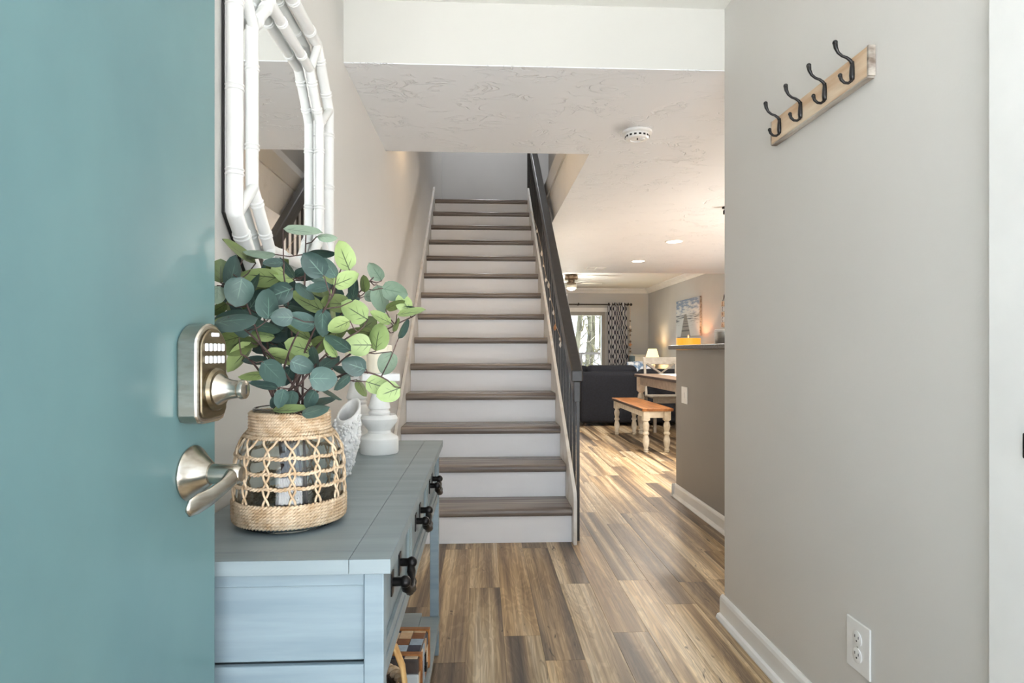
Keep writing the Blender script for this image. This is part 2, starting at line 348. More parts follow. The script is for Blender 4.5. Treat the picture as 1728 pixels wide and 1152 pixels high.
# far wall with the sliding door opening x .95..2.72, z 0..1.93
struct('wall_far', MB().prism([(XL-.12, -.05), (.95, -.05), (.95, 1.93), (2.72, 1.93), (2.72, -.05), (3.82, -.05), (3.82, 2.6), (XL-.12, 2.6)], 13.8, 13.92, 'y'), M['wall_grey'], 'grey far wall of the living room around the sliding door')
struct('wall_living_left', rect(XL-.12, XL, 8.38, 13.92, -.05, 2.6), M['wall_grey'], 'left wall of the living room behind the stairs')
# stairwell above
struct('wall_landing', rect(XL, 1.9, 8.30, 8.38, 2.60, 5.1).box(XL, .52, 8.30, 8.38, -.05, 2.15), M['wall_grey'], 'blue grey wall at the head of the stairs')
struct('wall_stairwell', MB().prism([(.6, 2.602), (.6, 2.61), (.66, 2.74), (.66, 4.9), (.74, 4.9), (.74, 2.602)], 3.48, 6.2, 'y'), M['wall_grey'], 'grey upper wall along the right edge of the stairwell')
struct('trim_1', MB().prism([(.6, 2.45), (.585, 2.45), (.585, 2.61), (.655, 2.745), (.66, 2.745), (.6, 2.61)], 3.49, 6.2, 'y'), M['wall'], 'pale sloping ledge along the stairwell edge')
struct('wall_upstairs', rect(1.82, 1.9, 3.4, 8.30, 2.60, 5.1).box(XL, 1.82, 3.40, 3.48, 2.602, 5.1), M['wall_grey'], 'upstairs hall walls around the stairwell')
struct('ceiling', rect(XL, 1.9, 3.40, 8.38, 5.0, 5.1), M['ceil_white'], 'upstairs ceiling above the stairwell')
# ground outside
struct('ground', rect(-30, 30, 13.93, 70, -3.2, -3.0), M['grass'], 'lawn below the balcony')
struct('porch', rect(-8, 8, -14, -.3, -.12, -.03), M['sand'], 'concrete porch outside the entry')

# floor with planks
fl = struct('floor', rect(XL-.12, 3.82, -.3, 13.92, -.06, -.0035), M['subfloor'], 'rustic brown vinyl plank floor')
PW = .136; PL = 1.22
pm_full = MB().prism([(-PW/2+.0002, 0), (-PW/2+.0002, .0029), (-PW/2+.0009, .0035), (PW/2-.0009, .0035), (PW/2-.0002, .0029), (PW/2-.0002, 0)], -PL/2+.0005, PL/2-.0005, 'y').mesh('plank', M['plank'])
rows = 26
joint = {3: 2.80, 4: 2.32, 6: 2.83, 5: 3.35, 7: 2.33, 8: 2.86, 9: 3.8, 2: 3.35, 1: 2.6}
for i in range(rows):
    x = -.055-PW*3+PW*(i+.5)
    j0 = joint.get(i, .3+random.random()*PL); j0 = j0-PL*math.ceil((j0-.35)/PL)
    k = 0
    while j0+k*PL < 8.9:
        y0 = j0+k*PL; k += 1
        if x < .42 and y0 > 3.5: continue
        if x > 1.55 and y0 < 2.4: continue
        if x > XR and y0+PL < 2.6: continue
        o = bpy.data.objects.new('plank', pm_full); C.objects.link(o); o.parent = fl; o.location = (x, y0+PL/2, -.0035)

def baseboard(name, label, x, y0, y1, sgn, parent=None):
    p = [(0, 0), (sgn*.030, 0), (sgn*.030, .006), (sgn*.024, .018), (sgn*.014, .022), (sgn*.014, .075), (sgn*.011, .086), (sgn*.004, .094), (0, .094)]
    return struct(name, MB().prism([(x+a, b) for a, b in p], y0, y1, 'y'), M['trim'], label)
baseboard('baseboard_right', 'white baseboard with shoe moulding along the right entry wall', XR, 1.12, YH+.015, -1)
bb = MB(); p0 = [(0, 0), (.030, 0), (.030, .006), (.024, .018), (.014, .022), (.014, .075), (.011, .086), (.004, .094), (0, .094)]
bb.prism([(1.41-a, b) for a, b in p0], 3.0, 4.5, 'y'); bb.prism([(4.5+a, b) for a, b in p0], 1.38, 1.56, 'x')
struct('baseboard_half_wall', bb, M['trim'], 'cream white baseboard wrapping the half wall below the counter')
struct('baseboard_left', MB().prism([(XL+a, b) for a, b in p0], .1, 3.36, 'y'), M['trim'], 'white baseboard along the left wall behind the console table')
# crown moulding of the living room
cp = [(0, 0), (0, -.10), (.018, -.10), (.026, -.085), (.05, -.055), (.085, -.03), (.10, -.018), (.10, 0)]
struct('trim_2', MB().prism([(3.7-a, 2.44+b) for a, b in cp], 8.72, 13.8, 'y'), M['trim'], 'white crown moulding along the right living room wall')
struct('trim_3', MB().prism([(13.8-a, 2.44+b) for a, b in cp], XL, 3.7, 'x'), M['trim'], 'white crown moulding along the far living room wall')
struct('trim_4', rect(XL, 3.7, 8.72, 8.735, 2.1525, 2.44), M['ceil_white'], 'step between the low hall ceiling and the living room ceiling')

# half wall + counter
struct('wall_half', rect(1.41, 1.53, 2.9, 4.5, 0, 1.064), M['half_wall'], 'taupe half wall under the kitchen bar counter')
ct = MB().box(1.368, 1.80, 2.9, 4.56, 1.066, 1.096).build('bar_counter', M['granite'], None, bevel=.006)
tag(ct, 'dark speckled granite bar counter on top of the half wall', 'counter')

# ------------------------------------------------------------------ closet door at the right edge
struct('trim_5', MB().box(.930, .9525, .98, 1.112, 0, 2.1).box(.9385, .9525, .96, .98, 0, 2.1), M['trim'], 'white door casing at the right edge of the picture', bevel=.003)
d2 = thing('door_2', 'white flush closet door beyond the casing at the right edge', 'door', (0, 0, 0), kind='structure')
MB().box(.944, .9525, .2, .955, .01, 2.06).build('door_panel', M['trim'], d2, bevel=.002)
MB().box(.925, .930, 1.0, 1.034, .868, .912).build('strike_plate', M['iron'], d2, bevel=.003)
MB().lathe([(.0, 0), (.016, 0), (.02, .01), (.012, .03), (.02, .045), (.022, .055), (.012, .065)], 16, (.944, .905, .9), axis=Matrix.Rotation(-PI/2, 3, 'Y')).build('knob', M['nickel'], d2, smooth=True)

# ------------------------------------------------------------------ staircase
T = .26; R = .742*T; D0 = 13.15*T; TH = .046
def nose_y(n): return D0+(n-1)*T
def nose_line(y): return R*(1+(y-D0)/T)
st = thing('staircase', 'straight staircase with grey wood treads and white risers going up along the left wall', 'staircase', (0, D0, 0))
def loc(mb): return mb.xform(Matrix.Translation((0, -D0, 0)))
XA, XB = XL+.022, .497
def tread(n, depth):
    y0 = nose_y(n); z = n*R; r = TH/2
    pts = [(y0+depth, z-TH), (y0+depth, z)]+[(y0+r-r*math.cos(a), z-r+r*math.sin(a)) for a in [PI/2-PI*k/8 for k in range(9)]]
    return loc(MB().prism(pts, XA+.001, XB-.001, 'x'))
for n in range(1, 14):
    tread(n, T+.035).build('tread', M['tread'], st, smooth=35)
    loc(MB().box(XA+.001, XB-.001, nose_y(n)+.03, nose_y(n)+.045, (n-1)*R+.0005, n*R-TH)).build('riser', M['riser'], st)
tag(tread(14, 8.295-nose_y(14)).build('landing', M['tread'], st, smooth=35), 'landing boards at the head of the stairs')
loc(MB().box(XA+.001, XB-.001, nose_y(14)+.03, nose_y(14)+.045, 13*R+.0005, 14*R-TH)).build('riser', M['riser'], st)
def stringer(x0, x1, yend):
    up = .105
    pts = [(3.385, 0), (3.385, nose_line(3.385)+up-.03), (3.40, nose_line(3.40)+up), (yend, nose_line(yend)+up), (yend, nose_line(yend)-.42), (3.385+.38, 0)]
    return loc(MB().prism(pts, x0, x1, 'x'))
stringer(XL+.001, XA, 6.84).build('stringer', M['stringer'], st, bevel=.003)
stringer(XB, XB+.02, 6.84).build('stringer', M['stringer'], st, bevel=.003)
# closed side under the stairs
struct('wall_under_stairs', MB().prism([(3.80, 0), (8.30, 0), (8.30, 2.15), (3.80+2.15/.742, 2.15)], .494, .512, 'x'), M['wall_grey'], 'grey wall closing the space under the stairs')

# railing
rl = thing('stair_railing', 'black wooden stair railing with slim square balusters on the right of the stairs', 'railing', (.527, 3.45, 0))
def rz(y): return .945+.742*(y-3.45)
def rloc(mb): return mb.xform(Matrix.Translation((-.527, -3.45, 0)))
YE = 7.5
rloc(MB().prism([(3.45, rz(3.45)-.062), (3.45, rz(3.45)), (YE, rz(YE)), (YE, rz(YE)-.075), (3.50, rz(3.50)-.075)], .495, .558, 'x')).build('handrail', M['black_rail'], rl, bevel=.006)
rloc(MB().prism([(3.452, rz(3.45)-.175), (3.452, rz(3.45)-.06), (3.5, rz(3.5)-.0752), (YE, rz(YE)-.0752), (YE, rz(YE)-.165), (3.49, rz(3.49)-.175)], .508, .545, 'x')).build('lower_rail', M['black_rail'], rl, bevel=.004)
y = 3.475
while y < 7.3:
    zb = max(0.0, nose_line(y)-.12) if y > 3.62 else 0
    rloc(MB().box(.526, .543, y-.0085, y+.0085, zb, rz(y)-.16)).build('baluster', M['black_rail'], rl)
    y += .140

# shell garland on the balusters
gs = [(897, 357), (907, 388), (915, 425), (918, 447), (922, 470), (927, 478), (929, 503), (935, 525), (938, 549), (946, 570), (947, 579)]
sg = thing('shell_garland', 'string of pale seashells hung along the dark stair balusters', 'garland', tuple(at_x(929, 503, .478)))
org = Vector(sg.location)
pts = [at_x(px, py, .478)-org for px, py in gs]
MB().tube(pts, .0015, 5).build('cord', M['board'], sg)
for k, p in enumerate(pts):
    s = .011+.005*((k*7) % 3)
    mb = MB()
    prof = [(.0005, -s*1.2), (s*.25, -s*.9), (s*.5, -s*.3), (s*.42, s*.2), (s*.2, s*.7), (.0005, s*1.1)]
    mb.lathe(prof, 9, (0, 0, 0), cap=False, sy=.6); mb.xform(Matrix.Translation(p-Vector((.005, 0, s*.5))) @ Matrix.Rotation(.3*(k % 3-1), 4, 'X'))
    mb.build('seashell', M['shell_orange'] if k == 8 else M['shell_white'], sg, smooth=True)

# ------------------------------------------------------------------ entry door (open)
TH_D = math.radians(7); E = Vector((-.3855, .93, 0)); DL = .91
hinge = E-DL*Vector((math.sin(TH_D), math.cos(TH_D), 0))
d1 = thing('door_1', 'teal entry door standing open at the left edge with satin nickel locks', 'door', tuple(hinge), -TH_D, kind='structure')
# local frame: y along the door from hinge, x outward
MB().box(-.029, 0, 0, DL, .008, 2.06).build('door_panel', M['teal'], d1, bevel=.0025)
LS = .851
def arch(wd, z0, z1, n=10, tip=.012):
    a = [(-wd, z0+.012), (-wd+.006, z0+.003), (-wd*.55, z0), (wd*.55, z0), (wd-.006, z0+.003), (wd, z0+.012)]
    zs = z1-.028
    a += [(wd, zs)]+[(wd*math.cos(t)*1.0, zs+(z1-zs)*(math.sin(t)**1.3)) for t in [PI/2*k/6 for k in range(1, 6)]]+[(0, z1)]
    a += [(-wd*math.cos(t), zs+(z1-zs)*(math.sin(t)**1.3)) for t in [PI/2*k/6 for k in range(5, 0, -1)]]+[(-wd, zs)]
    return a
ZL0, ZL1 = .955, 1.089
kl = MB().prism([(LS+a, b) for a, b in arch(.036, ZL0, ZL1)], 0, .029, 'x').build('keypad_lock', M['nickel'], d1, smooth=30, bevel=.004, seg=3)
tag(kl, 'satin nickel keypad deadbolt')
MB().prism([(LS+a*.86, 1.021+(b-1.021)*.9) for a, b in arch(.036, ZL0, ZL1)], .0288, .0325, 'x').build('faceplate', M['nickel_dark'], kl, smooth=30, bevel=.002)
for r_ in range(2):
    for c_ in range(5):
        MB().box(.0322, .0352, LS-.0245+c_*.010, LS-.0245+c_*.010+.0062, 1.0515-r_*.0165, 1.0620-r_*.0165).build('keypad_button', M['button'], kl, bevel=.0015)
MB().box(.0322, .0345, LS-.009, LS+.009, 1.071, 1.0765).build('badge', M['button'], kl, bevel=.002)
RX = Matrix.Rotation(PI/2, 3, 'Y')
MB().lathe([(.0, .030), (.029, .030), (.029, .036), (.026, .040), (.0, .041)], 28, (0, LS, 1.000), axis=RX).build('cylinder_collar', M['nickel_dark'], kl, smooth=30)
MB().lathe([(.023, .038), (.021, .041), (.0155, .048), (.013, .056), (.0115, .066), (.0125, .068), (.0135, .0705), (.0125, .0755), (.010, .0765), (.0, .0765)], 28, (0, LS, 1.000), axis=RX).build('thumb_knob', M['nickel'], kl, smooth=40)
MB().box(.0764, .0772, LS-.0012, LS+.0012, .994, 1.006).build('keyway', M['slot'], kl)
lv = MB().lathe([(.0, 0), (.037, 0), (.038, .003), (.036, .0055), (.033, .008), (.027, .014), (.021, .021), (.0165, .026), (.0145, .028), (.0145, .0285)], 36, (0, LS, .886), axis=RX).build('lever_handle', M['nickel'], d1, smooth=40)
tag(lv, 'satin nickel lever with round rose')
lm = MB().lathe([(.0125, .024), (.0135, .03), (.0135, .058), (.0135, .066), (.010, .0705), (.0, .0715)], 24, (0, LS, .886), axis=RX)
lm.build('neck', M['nickel'], lv, smooth=40)
arm = [(.058, LS, .884), (.0615, LS-.014, .882), (.060, LS-.03, .8745), (.054, LS-.048, .866), (.047, LS-.064, .861), (.044, LS-.078, .8585), (.0435, LS-.083, .858)]
MB().tube(arm, [(.0128, .0125), (.008, .0125), (.005, .0115), (.0042, .0125), (.0042, .014), (.0042, .0115), (.002, .004)], 14, flat=(1, 0, 0)).build('lever_arm', M['nickel'], lv, smooth=True)

# ------------------------------------------------------------------ mirror
YM, ZM = 1.682, 1.583; HW, HH = .390, .395; CY, CZ = .150, .140
def octo(ins):
    w_, h_ = HW-ins, HH-ins; k = ins*.35
    cy, cz = CY-k, CZ-k*.6
    return [(YM+w_, ZM-h_+cz), (YM+w_, ZM+h_-cz), (YM+w_-cy, ZM+h_), (YM-w_+cy, ZM+h_), (YM-w_, ZM+h_-cz), (YM-w_, ZM-h_+cz), (YM-w_+cy, ZM-h_), (YM+w_-cy, ZM-h_)]
mr_ = thing('wall_mirror', 'white faux bamboo octagonal mirror hanging on the left wall above the console table', 'mirror', (XL, YM, ZM))
def mloc(mb): return mb.xform(Matrix.Translation((-XL, -YM, -ZM)))
mloc(MB().prism(octo(.006), XL+.001, XL+.006, 'x')).build('backing', M['slot'], mr_)
mloc(MB().prism(octo(.008), XL+.0061, XL+.010, 'x')).build('mirror_glass', M['mirror'], mr_)
def bamboo(p, q, r, xx, nodes):
    mb = MB(); a = Vector((xx, p[0], p[1])); b = Vector((xx, q[0], q[1])); d = (b-a)
    pts = [a, b]; mb.tube(pts, r, 14)
    for k in range(nodes):
        c = a+d*((k+.5)/nodes); u = d.normalized()
        for s_ in (-.0045, .0045):
            mb.tube([c+u*(s_-.003), c+u*(s_-.0012), c+u*(s_+.0012), c+u*(s_+.003)], [r, r+.0022, r+.0022, r], 14, cap=False)
    return mb
for ins, r, xx, nm in ((0, .0165, XL+.0295, 'outer_rail'), (.104, .0135, XL+.0265, 'inner_rail')):
    o_ = octo(ins)
    for k in range(8):
        p, q = o_[k], o_[(k+1) % 8]
        ln = math.hypot(p[0]-q[0], p[1]-q[1])
        mb = bamboo(p, q, r, xx, 3 if ln > .35 else 2); mb.sphere((xx, p[0], p[1]), r, 14, 8)
        mloc(mb).build(nm, M['trim'], mr_, smooth=40)
oa, ob = octo(0), octo(.104)
for k in range(8):
    mb = MB(); a = Vector((XL+.034, *oa[k])); b = Vector((XL+.030, *ob[k])); mb.tube([a, b], .0115, 12)
    mloc(mb).build('corner_strut', M['trim'], mr_, smooth=40)

# ------------------------------------------------------------------ console table
TZ = .739; TX0, TX1, TY0, TY1 = XL+.012, -.137, .952, 2.222
tb = thing('console_table', 'blue grey painted console table with three drawers against the left wall', 'table', ((TX0+TX1)/2, (TY0+TY1)/2, 0))
tc0 = Vector(tb.location)
def tloc(mb): return mb.xform(Matrix.Translation(-tc0))
def tbox(nm, m, *a, bevel=.002, parent=None, **k): return tloc(MB().box(*a)).build(nm, m, parent or tb, bevel=bevel, **k)
BW = .062; G = .0007
tbox('top_end_board', M['console'], TX0, TX1-BW-G, TY0, TY0+.042, TZ-.022, TZ, bevel=.0006)
tbox('top_end_board', M['console'], TX0, TX1-BW-G, TY1-.042, TY1, TZ-.022, TZ, bevel=.0006)
tbox('top_front_board', M['console'], TX1-BW, TX1, TY0, TY1, TZ-.022, TZ, bevel=.0006)
tbox('top_panel', M['console'], TX0, TX1-BW-G, TY0+.042+G, TY1-.042-G, TZ-.022, TZ, bevel=.0006)
lx0, lx1 = TX0+.012, TX1-.012; ly0, ly1 = TY0+.012, TY1-.012; LW = .03
for lx in (lx0, lx1-LW):
    for ly in (ly0, ly1-LW):
        tbox('leg', M['console_side'], lx, lx+LW, ly, ly+LW, 0, TZ-.022)
ZA = .548
for ly in (ly0+.004, ly1-.016):
    pn = tbox('end_panel', M['console_side'], lx0+LW, lx1-LW, ly+.006, ly+.012, ZA+.03, TZ-.045)
    tbox('end_rail', M['console_side'], lx0+LW, lx1-LW, ly, ly+.012, TZ-.045, TZ-.022)
    tbox('end_rail', M['console_side'], lx0+LW, lx1-LW, ly, ly+.012, ZA-.03, ZA+.026)
tbox('back_panel', M['console'], lx0, lx0+.012, ly0+LW, ly1-LW, ZA, TZ-.022)
tbox('front_rail', M['console'], lx1-.02, lx1-.003, ly0+LW, ly1-LW, TZ-.040, TZ-.022)
tbox('front_rail', M['console'], lx1-.02, lx1-.003, ly0+LW, ly1-LW, ZA-.015, ZA+.012)
ys = ly0+LW; ye = ly1-LW; st_w = .022; dw = (ye-ys-2*st_w)/3
for k in range(2):
    y_ = ys+dw*(k+1)+st_w*k
    tbox('front_stile', M['console'], lx1-.02, lx1-.003, y_, y_+st_w, ZA+.012, TZ-.040)
for k in range(3):
    y0 = ys+k*(dw+st_w)+.003; y1 = y0+dw-.006; z0, z1 = ZA+.015, TZ-.043; f = .02
    dr = tloc(MB().box(lx1-.30, lx1-.012, y0, y1, z0, z1)).build('drawer', M['console'], tb, bevel=.0015)
    fr = MB(); X0, X1 = lx1-.0121, lx1-.005
    fr.box(X0, X1, y0, y1, z0, z0+f).box(X0, X1, y0, y1, z1-f, z1).box(X0, X1, y0, y0+f, z0+f, z1-f).box(X0, X1, y1-f, y1, z0+f, z1-f)
    tloc(fr).build('drawer_frame', M['console'], dr, bevel=.001)
    ym = (y0+y1)/2; zc = (z0+z1)/2+.004; h_ = .052
    pl = MB()
    for s_ in (-1, 1):
        pl.box(lx1-.0122, lx1-.0095, ym+s_*h_-.013, ym+s_*h_+.013, zc-.016, zc+.024)
        pl.tube([(lx1-.011, ym+s_*h_, zc+.006), (lx1+.008, ym+s_*h_, zc+.006), (lx1+.011, ym+s_*h_, zc+.006)], [.008, .008, .0105], 12)
        pl.sphere((lx1+.012, ym+s_*h_, zc+.006), .011, 12, 8)
    tw = [(lx1+.010+.008*math.sin(PI*t/10), ym-h_+2*h_*t/10, zc+.004-.030*math.sin(PI*t/10)**.7) for t in range(11)]
    pl.tube(tw, [.0065+.0025*(i % 2) for i in range(11)], 10)
    tloc(pl).build('bail_pull', M['iron'], dr, smooth=40)
tbox('shelf', M['console'], lx0, TX1-.012-.06, ly0, ly1, .118, .138)
tbox('shelf_front_board', M['console'], TX1-.0715, TX1-.008, ly0+LW+.001, ly1-LW-.001, .118, .138)

# box on the shelf
bx = thing('keepsake_box', 'small patchwork wooden trunk box with brown straps on the lower shelf', 'box', (-.235, 1.76, .1385), math.radians(-3))
bw, bl, bh = .075, .10, .105
MB().box(-bw, bw, -bl, bl, 0, bh*.62).build('body', M['pale_cab'], bx, bevel=.004)
lid = MB().box(-bw, bw, -bl, bl, bh*.64, bh).build('lid', M['walnut'], bx, bevel=.004)
pc = [M['pale_cab'], M['rope'], M['oak'], M['sofa'], M['board_grey'], M['walnut']]
pats = [pm('box_patch_%s' % n_, c1, c2, (40, 40, 40), rough=.5) for n_, c1, c2 in (('cream', rgb(214, 190, 158), rgb(234, 214, 186)), ('rust', rgb(122, 74, 42), rgb(142, 90, 54)), ('navy', rgb(44, 46, 62), rgb(58, 60, 76)), ('tan', rgb(196, 160, 120), rgb(216, 182, 144)), ('blue', rgb(150, 168, 184), rgb(176, 190, 202)))]
for i in range(6):
    for j in range(3):
        y0 = -bl+.004+i*.032; z0 = .004+j*.034
        MB().box(bw-.001, bw+.0022, y0, y0+.0315, z0, z0+.031).build('wood_tile', pats[(i*2+j*3+i*j) % 5], bx, bevel=.0008)
for i in range(4):
    for j in range(5):
        x0 = -bw+.004+i*.036; y0 = -bl+.004+j*.038
        MB().box(x0, x0+.034, y0, y0+.0365, bh-.001, bh+.0022).build('wood_tile', pats[(i*3+j*2+1) % 5], bx, bevel=.0008)
for s_ in (-.075, .075):
    mb = MB(); mb.box(bw, bw+.006, s_-.009, s_+.009, -.0, bh+.004); mb.box(-bw-.002, bw+.006, s_-.009, s_+.009, bh, bh+.006)
    mb.build('strap', M['oak'], bx, bevel=.001)
mb = MB().box(bw, bw+.006, -.006, .006, .03, .075).box(bw+.001, bw+.0085, -.011, .011, .028, .045); mb.build('latch', M['iron'], bx, bevel=.001)

# wicker basket at the near end of the shelf
wk = thing('wicker_basket', 'dark wicker basket with a tan arched handle at the near end of the lower shelf', 'basket', (-.283, 1.46, .1385))
mb = MB()
for k in range(11):
    z = .006+k*.0125; rr = .085+.012*k/10
    mb.tube([((rr+.004*math.cos(18*a))*math.cos(a), (rr+.004*math.cos(18*a+PI*(k % 2)))*math.sin(a), z) for a in [2*PI*j/90 for j in range(90)]], .0075, 6, closed=True)
mb.lathe([(.0, 0), (.09, 0), (.09, .006), (.0, .006)], 30)
mb.build('woven_body', M['wicker'], wk, smooth=True)
mb = MB()
for ph in (0, PI):
    mb.tube([((.098+.006*math.cos(14*a+ph))*math.cos(a), (.098+.006*math.cos(14*a+ph))*math.sin(a), .140+.006*math.sin(14*a+ph)) for a in [2*PI*j/140 for j in range(140)]], .0085, 6, closed=True)
mb.build('braided_rim', M['rope'], wk, smooth=True)
hp = [(.103, -.01, .02), (.107, -.01, .08), (.108, -.01, .14), (.102, -.01, .19), (.085, -.01, .235), (.05, -.01, .262), (0, -.01, .270), (-.05, -.01, .262), (-.085, -.01, .235), (-.102, -.01, .19), (-.108, -.01, .14), (-.107, -.01, .08), (-.103, -.01, .02)]
MB().tube(hp, [(.006, .018)]*13, 8, flat=(1, 0, 0)).build('arched_handle', M['rope_gold'], wk, smooth=True)

# ------------------------------------------------------------------ glass jar with seagrass
JX, JY = -.350, 1.168
jar = thing('jar_vase', 'clear glass jar wrapped in open seagrass weave on the console table', 'vase', (JX, JY, TZ+.0005))
outer = [(.001, .001), (.080, .001), (.089, .006), (.092, .02), (.0925, .06), (.091, .11), (.087, .138), (.079, .156), (.068, .168), (.0625, .176), (.062, .200), (.0645, .205), (.0645, .209), (.0615, .211)]
inner = [(r-.0035, max(.006, z)) for r, z in outer[::-1][1:]]; inner[-1] = (.001, .006)
MB().lathe(outer+inner, 48, cap=False).build('glass', M['glass'], jar, smooth=True)
def jr(z):
    for (r0, z0), (r1, z1) in zip(outer, outer[1:]):
        if z0 <= z <= z1 and z1 > z0: return r0+(r1-r0)*(z-z0)/(z1-z0)
    return .062
def twist_ring(mb, z, r, rs=.0026, turns=44, seg=5, n=176, amp=.0):
    for ph in (0, PI):
        mb.tube([((r+rs*.9*math.cos(turns*a+ph))*math.cos(a), (r+rs*.9*math.cos(turns*a+ph))*math.sin(a), z+amp*math.sin(14*a)+rs*.9*math.sin(turns*a+ph)) for a in [2*PI*j/n for j in range(n)]], rs, seg, closed=True)
mb = MB()
for k in range(8):
    z = .162+k*.0055; twist_ring(mb, z, max(jr(z), .064)+.0035)
mb.build('neck_band', M['rope'], jar, smooth=True)
mb = MB()
for k in range(7):
    z = .014+k*.0056; twist_ring(mb, z, jr(z)+.004)
mb.build('base_band', M['rope'], jar, smooth=True)
for z in (.079, .104, .130):
    mb = MB(); twist_ring(mb, z, jr(z)+.0038, .0022, 40, amp=.0012); mb.build('cross_strand', M['rope'], jar, smooth=True)
NS = 14
for k in range(NS):
    a0 = 2*PI*k/NS+.1; mb = MB()
    for s_ in (-1, 1):
        pts = []
        for i in range(37):
            z = .052+(.160-.052)*i/36; ph = (z-.052)/.026*PI
            a = a0+s_*(.052*math.cos(ph)+(.10 if z > .145 else 0)*((z-.145)/.015 if z > .145 else 0)); r = jr(z)+.0045+s_*.0012*math.sin(ph)
            pts.append((r*math.cos(a), r*math.sin(a), z))
        mb.tube(pts, .0021, 6)
    mb.build('upright_strand', M['rope'], jar, smooth=True)

# ------------------------------------------------------------------ eucalyptus
# leaf meshes: base at origin, length 1 along +y
def leaf_mesh(name, m, cup, bend, wd, pinch):
    mb = MB(); nr, nc = 9, 6; 
    for i in range(nr+1):
        t = i/nr; wdt = wd*(max(0, math.sin(PI*t**.82))**.52)*(1-pinch*t)
        for j in range(nc+1):
            s_ = j/nc*2-1; x = s_*wdt/2
            mb.v.append((x, t, cup*(s_*s_)*wdt*.5+bend*t*t+.012*math.sin(5*t+3*s_)))
    for i in range(nr):
        for j in range(nc):
            a = i*(nc+1)+j; mb.f.append((a, a+1, a+nc+2, a+nc+1))
    me = bpy.data.meshes.new(name); me.from_pydata(mb.v, [], mb.f); me.update(); me.materials.append(m)
    for p in me.polygons: p.use_smooth = True
    return me
LM = {}
for key, mm in (('D', 'leaf_dark'), ('L', 'leaf_light'), ('S', 'leaf_sage'), ('M', 'leaf_olive')):
    LM[key] = [leaf_mesh('leaf_'+mm, M[mm], c, b_, w_, p_) for c, b_, w_, p_ in ((.12, .10, .86, .06), (-.14, -.12, .92, .0), (.2, .18, .80, .12))]
LEAVES = [(803,103,92,26,-8,'S'),(935,123,50,20,5,'S'),(1020,230,78,60,-65,'L'),(865,275,75,62,-50,'D'),(950,290,60,35,-60,'D'),(900,205,70,28,15,'D'),
(455,212,90,25,-30,'M'),(570,205,75,18,-8,'S'),(555,245,60,14,0,'M'),(432,315,80,42,75,'D'),(360,310,58,52,90,'M'),(570,328,98,55,-10,'L'),(645,272,50,25,10,'D'),
(700,315,65,35,-40,'L'),(730,290,60,24,-65,'D'),(540,385,70,25,60,'D'),(460,425,75,65,80,'D'),(665,430,80,62,20,'D'),(550,460,60,42,60,'D'),(622,490,78,52,85,'D'),
(820,490,90,45,-20,'L'),(785,517,62,20,-10,'D'),(940,310,80,25,-55,'L'),(1040,365,70,50,20,'L'),(1085,400,70,28,80,'D'),(1130,380,45,24,-80,'M'),(1200,312,55,42,-60,'S'),
(1300,418,70,54,-10,'S'),(1232,460,75,44,-70,'S'),(1180,450,45,35,0,'S'),(1080,530,78,62,-30,'L'),(820,415,60,25,-35,'D'),(890,410,60,32,20,'D'),(430,590,100,75,-5,'D'),
(440,570,100,40,15,'D'),(790,590,75,55,-10,'D'),(905,590,72,45,85,'D'),(585,650,60,25,-15,'L'),(760,640,85,28,-25,'L'),(780,725,72,55,-15,'L'),(470,780,90,38,60,'L'),
(530,865,62,26,-5,'L'),(650,860,80,58,-45,'D'),(690,790,90,34,-25,'L'),(800,820,62,55,-20,'D'),(875,790,75,25,-75,'D'),(915,890,70,60,0,'D'),(1000,690,75,40,-40,'D'),
(1100,710,70,62,0,'L'),(1205,665,75,50,85,'L'),(1120,630,70,35,-15,'M'),(1080,820,65,55,-20,'D'),(1265,810,64,48,75,'S'),(1210,930,68,58,-20,'L'),(1265,965,65,58,20,'L'),
(1125,940,50,22,-55,'M'),(1220,570,62,32,-20,'L'),(1390,540,75,22,5,'L'),(1340,620,58,18,70,'D'),(1300,600,40,16,80,'M'),(1300,490,55,25,30,'M'),(1350,480,50,40,-60,'L'),
(1385,505,40,15,-20,'D'),(590,935,70,22,-5,'D'),(550,805,62,22,5,'D'),(690,1000,50,40,80,'D'),(740,1010,52,38,80,'D'),(840,1000,50,32,60,'D'),(735,1072,85,26,-8,'L'),
(870,1060,70,32,20,'D'),(900,1035,80,20,10,'D'),(1010,905,55,28,35,'D'),(960,970,60,12,-25,'D'),(420,705,90,40,-10,'M'),(390,690,60,40,20,'M'),(500,700,60,30,0,'M'),
(960,720,60,22,-65,'L'),(940,510,95,16,-75,'L'),(980,490,75,50,0,'M'),(1000,610,60,40,30,'L'),(590,600,80,40,0,'D'),(690,560,55,50,0,'D'),(340,440,45,40,90,'S'),
(345,510,45,30,30,'M'),(360,600,50,30,30,'M'),(1020,860,60,20,-15,'D'),(650,1020,30,22,80,'D'),(840,660,70,40,-60,'D'),(720,410,60,45,50,'D'),(620,350,60,40,20,'M'),
(980,380,55,40,60,'D'),(760,470,60,50,30,'D'),(520,540,60,45,0,'D'),(880,470,55,45,70,'D'),(1010,560,60,40,10,'D'),(690,700,60,45,-40,'D'),(860,540,55,40,10,'D'),
(600,730,60,35,20,'D'),(940,800,60,40,40,'D'),(720,880,55,40,70,'D'),(1160,600,50,40,30,'M'),(480,620,60,45,60,'D'),(400,420,60,45,60,'D'),(570,420,55,40,-50,'D'),(1060,460,55,40,45,'D')]
ev = thing('eucalyptus_bouquet', 'bouquet of round-leaved green eucalyptus stems standing in the woven glass jar', 'plant', (JX, JY, TZ+.012))
eo = Vector(ev.location)
rf = random.Random(21)
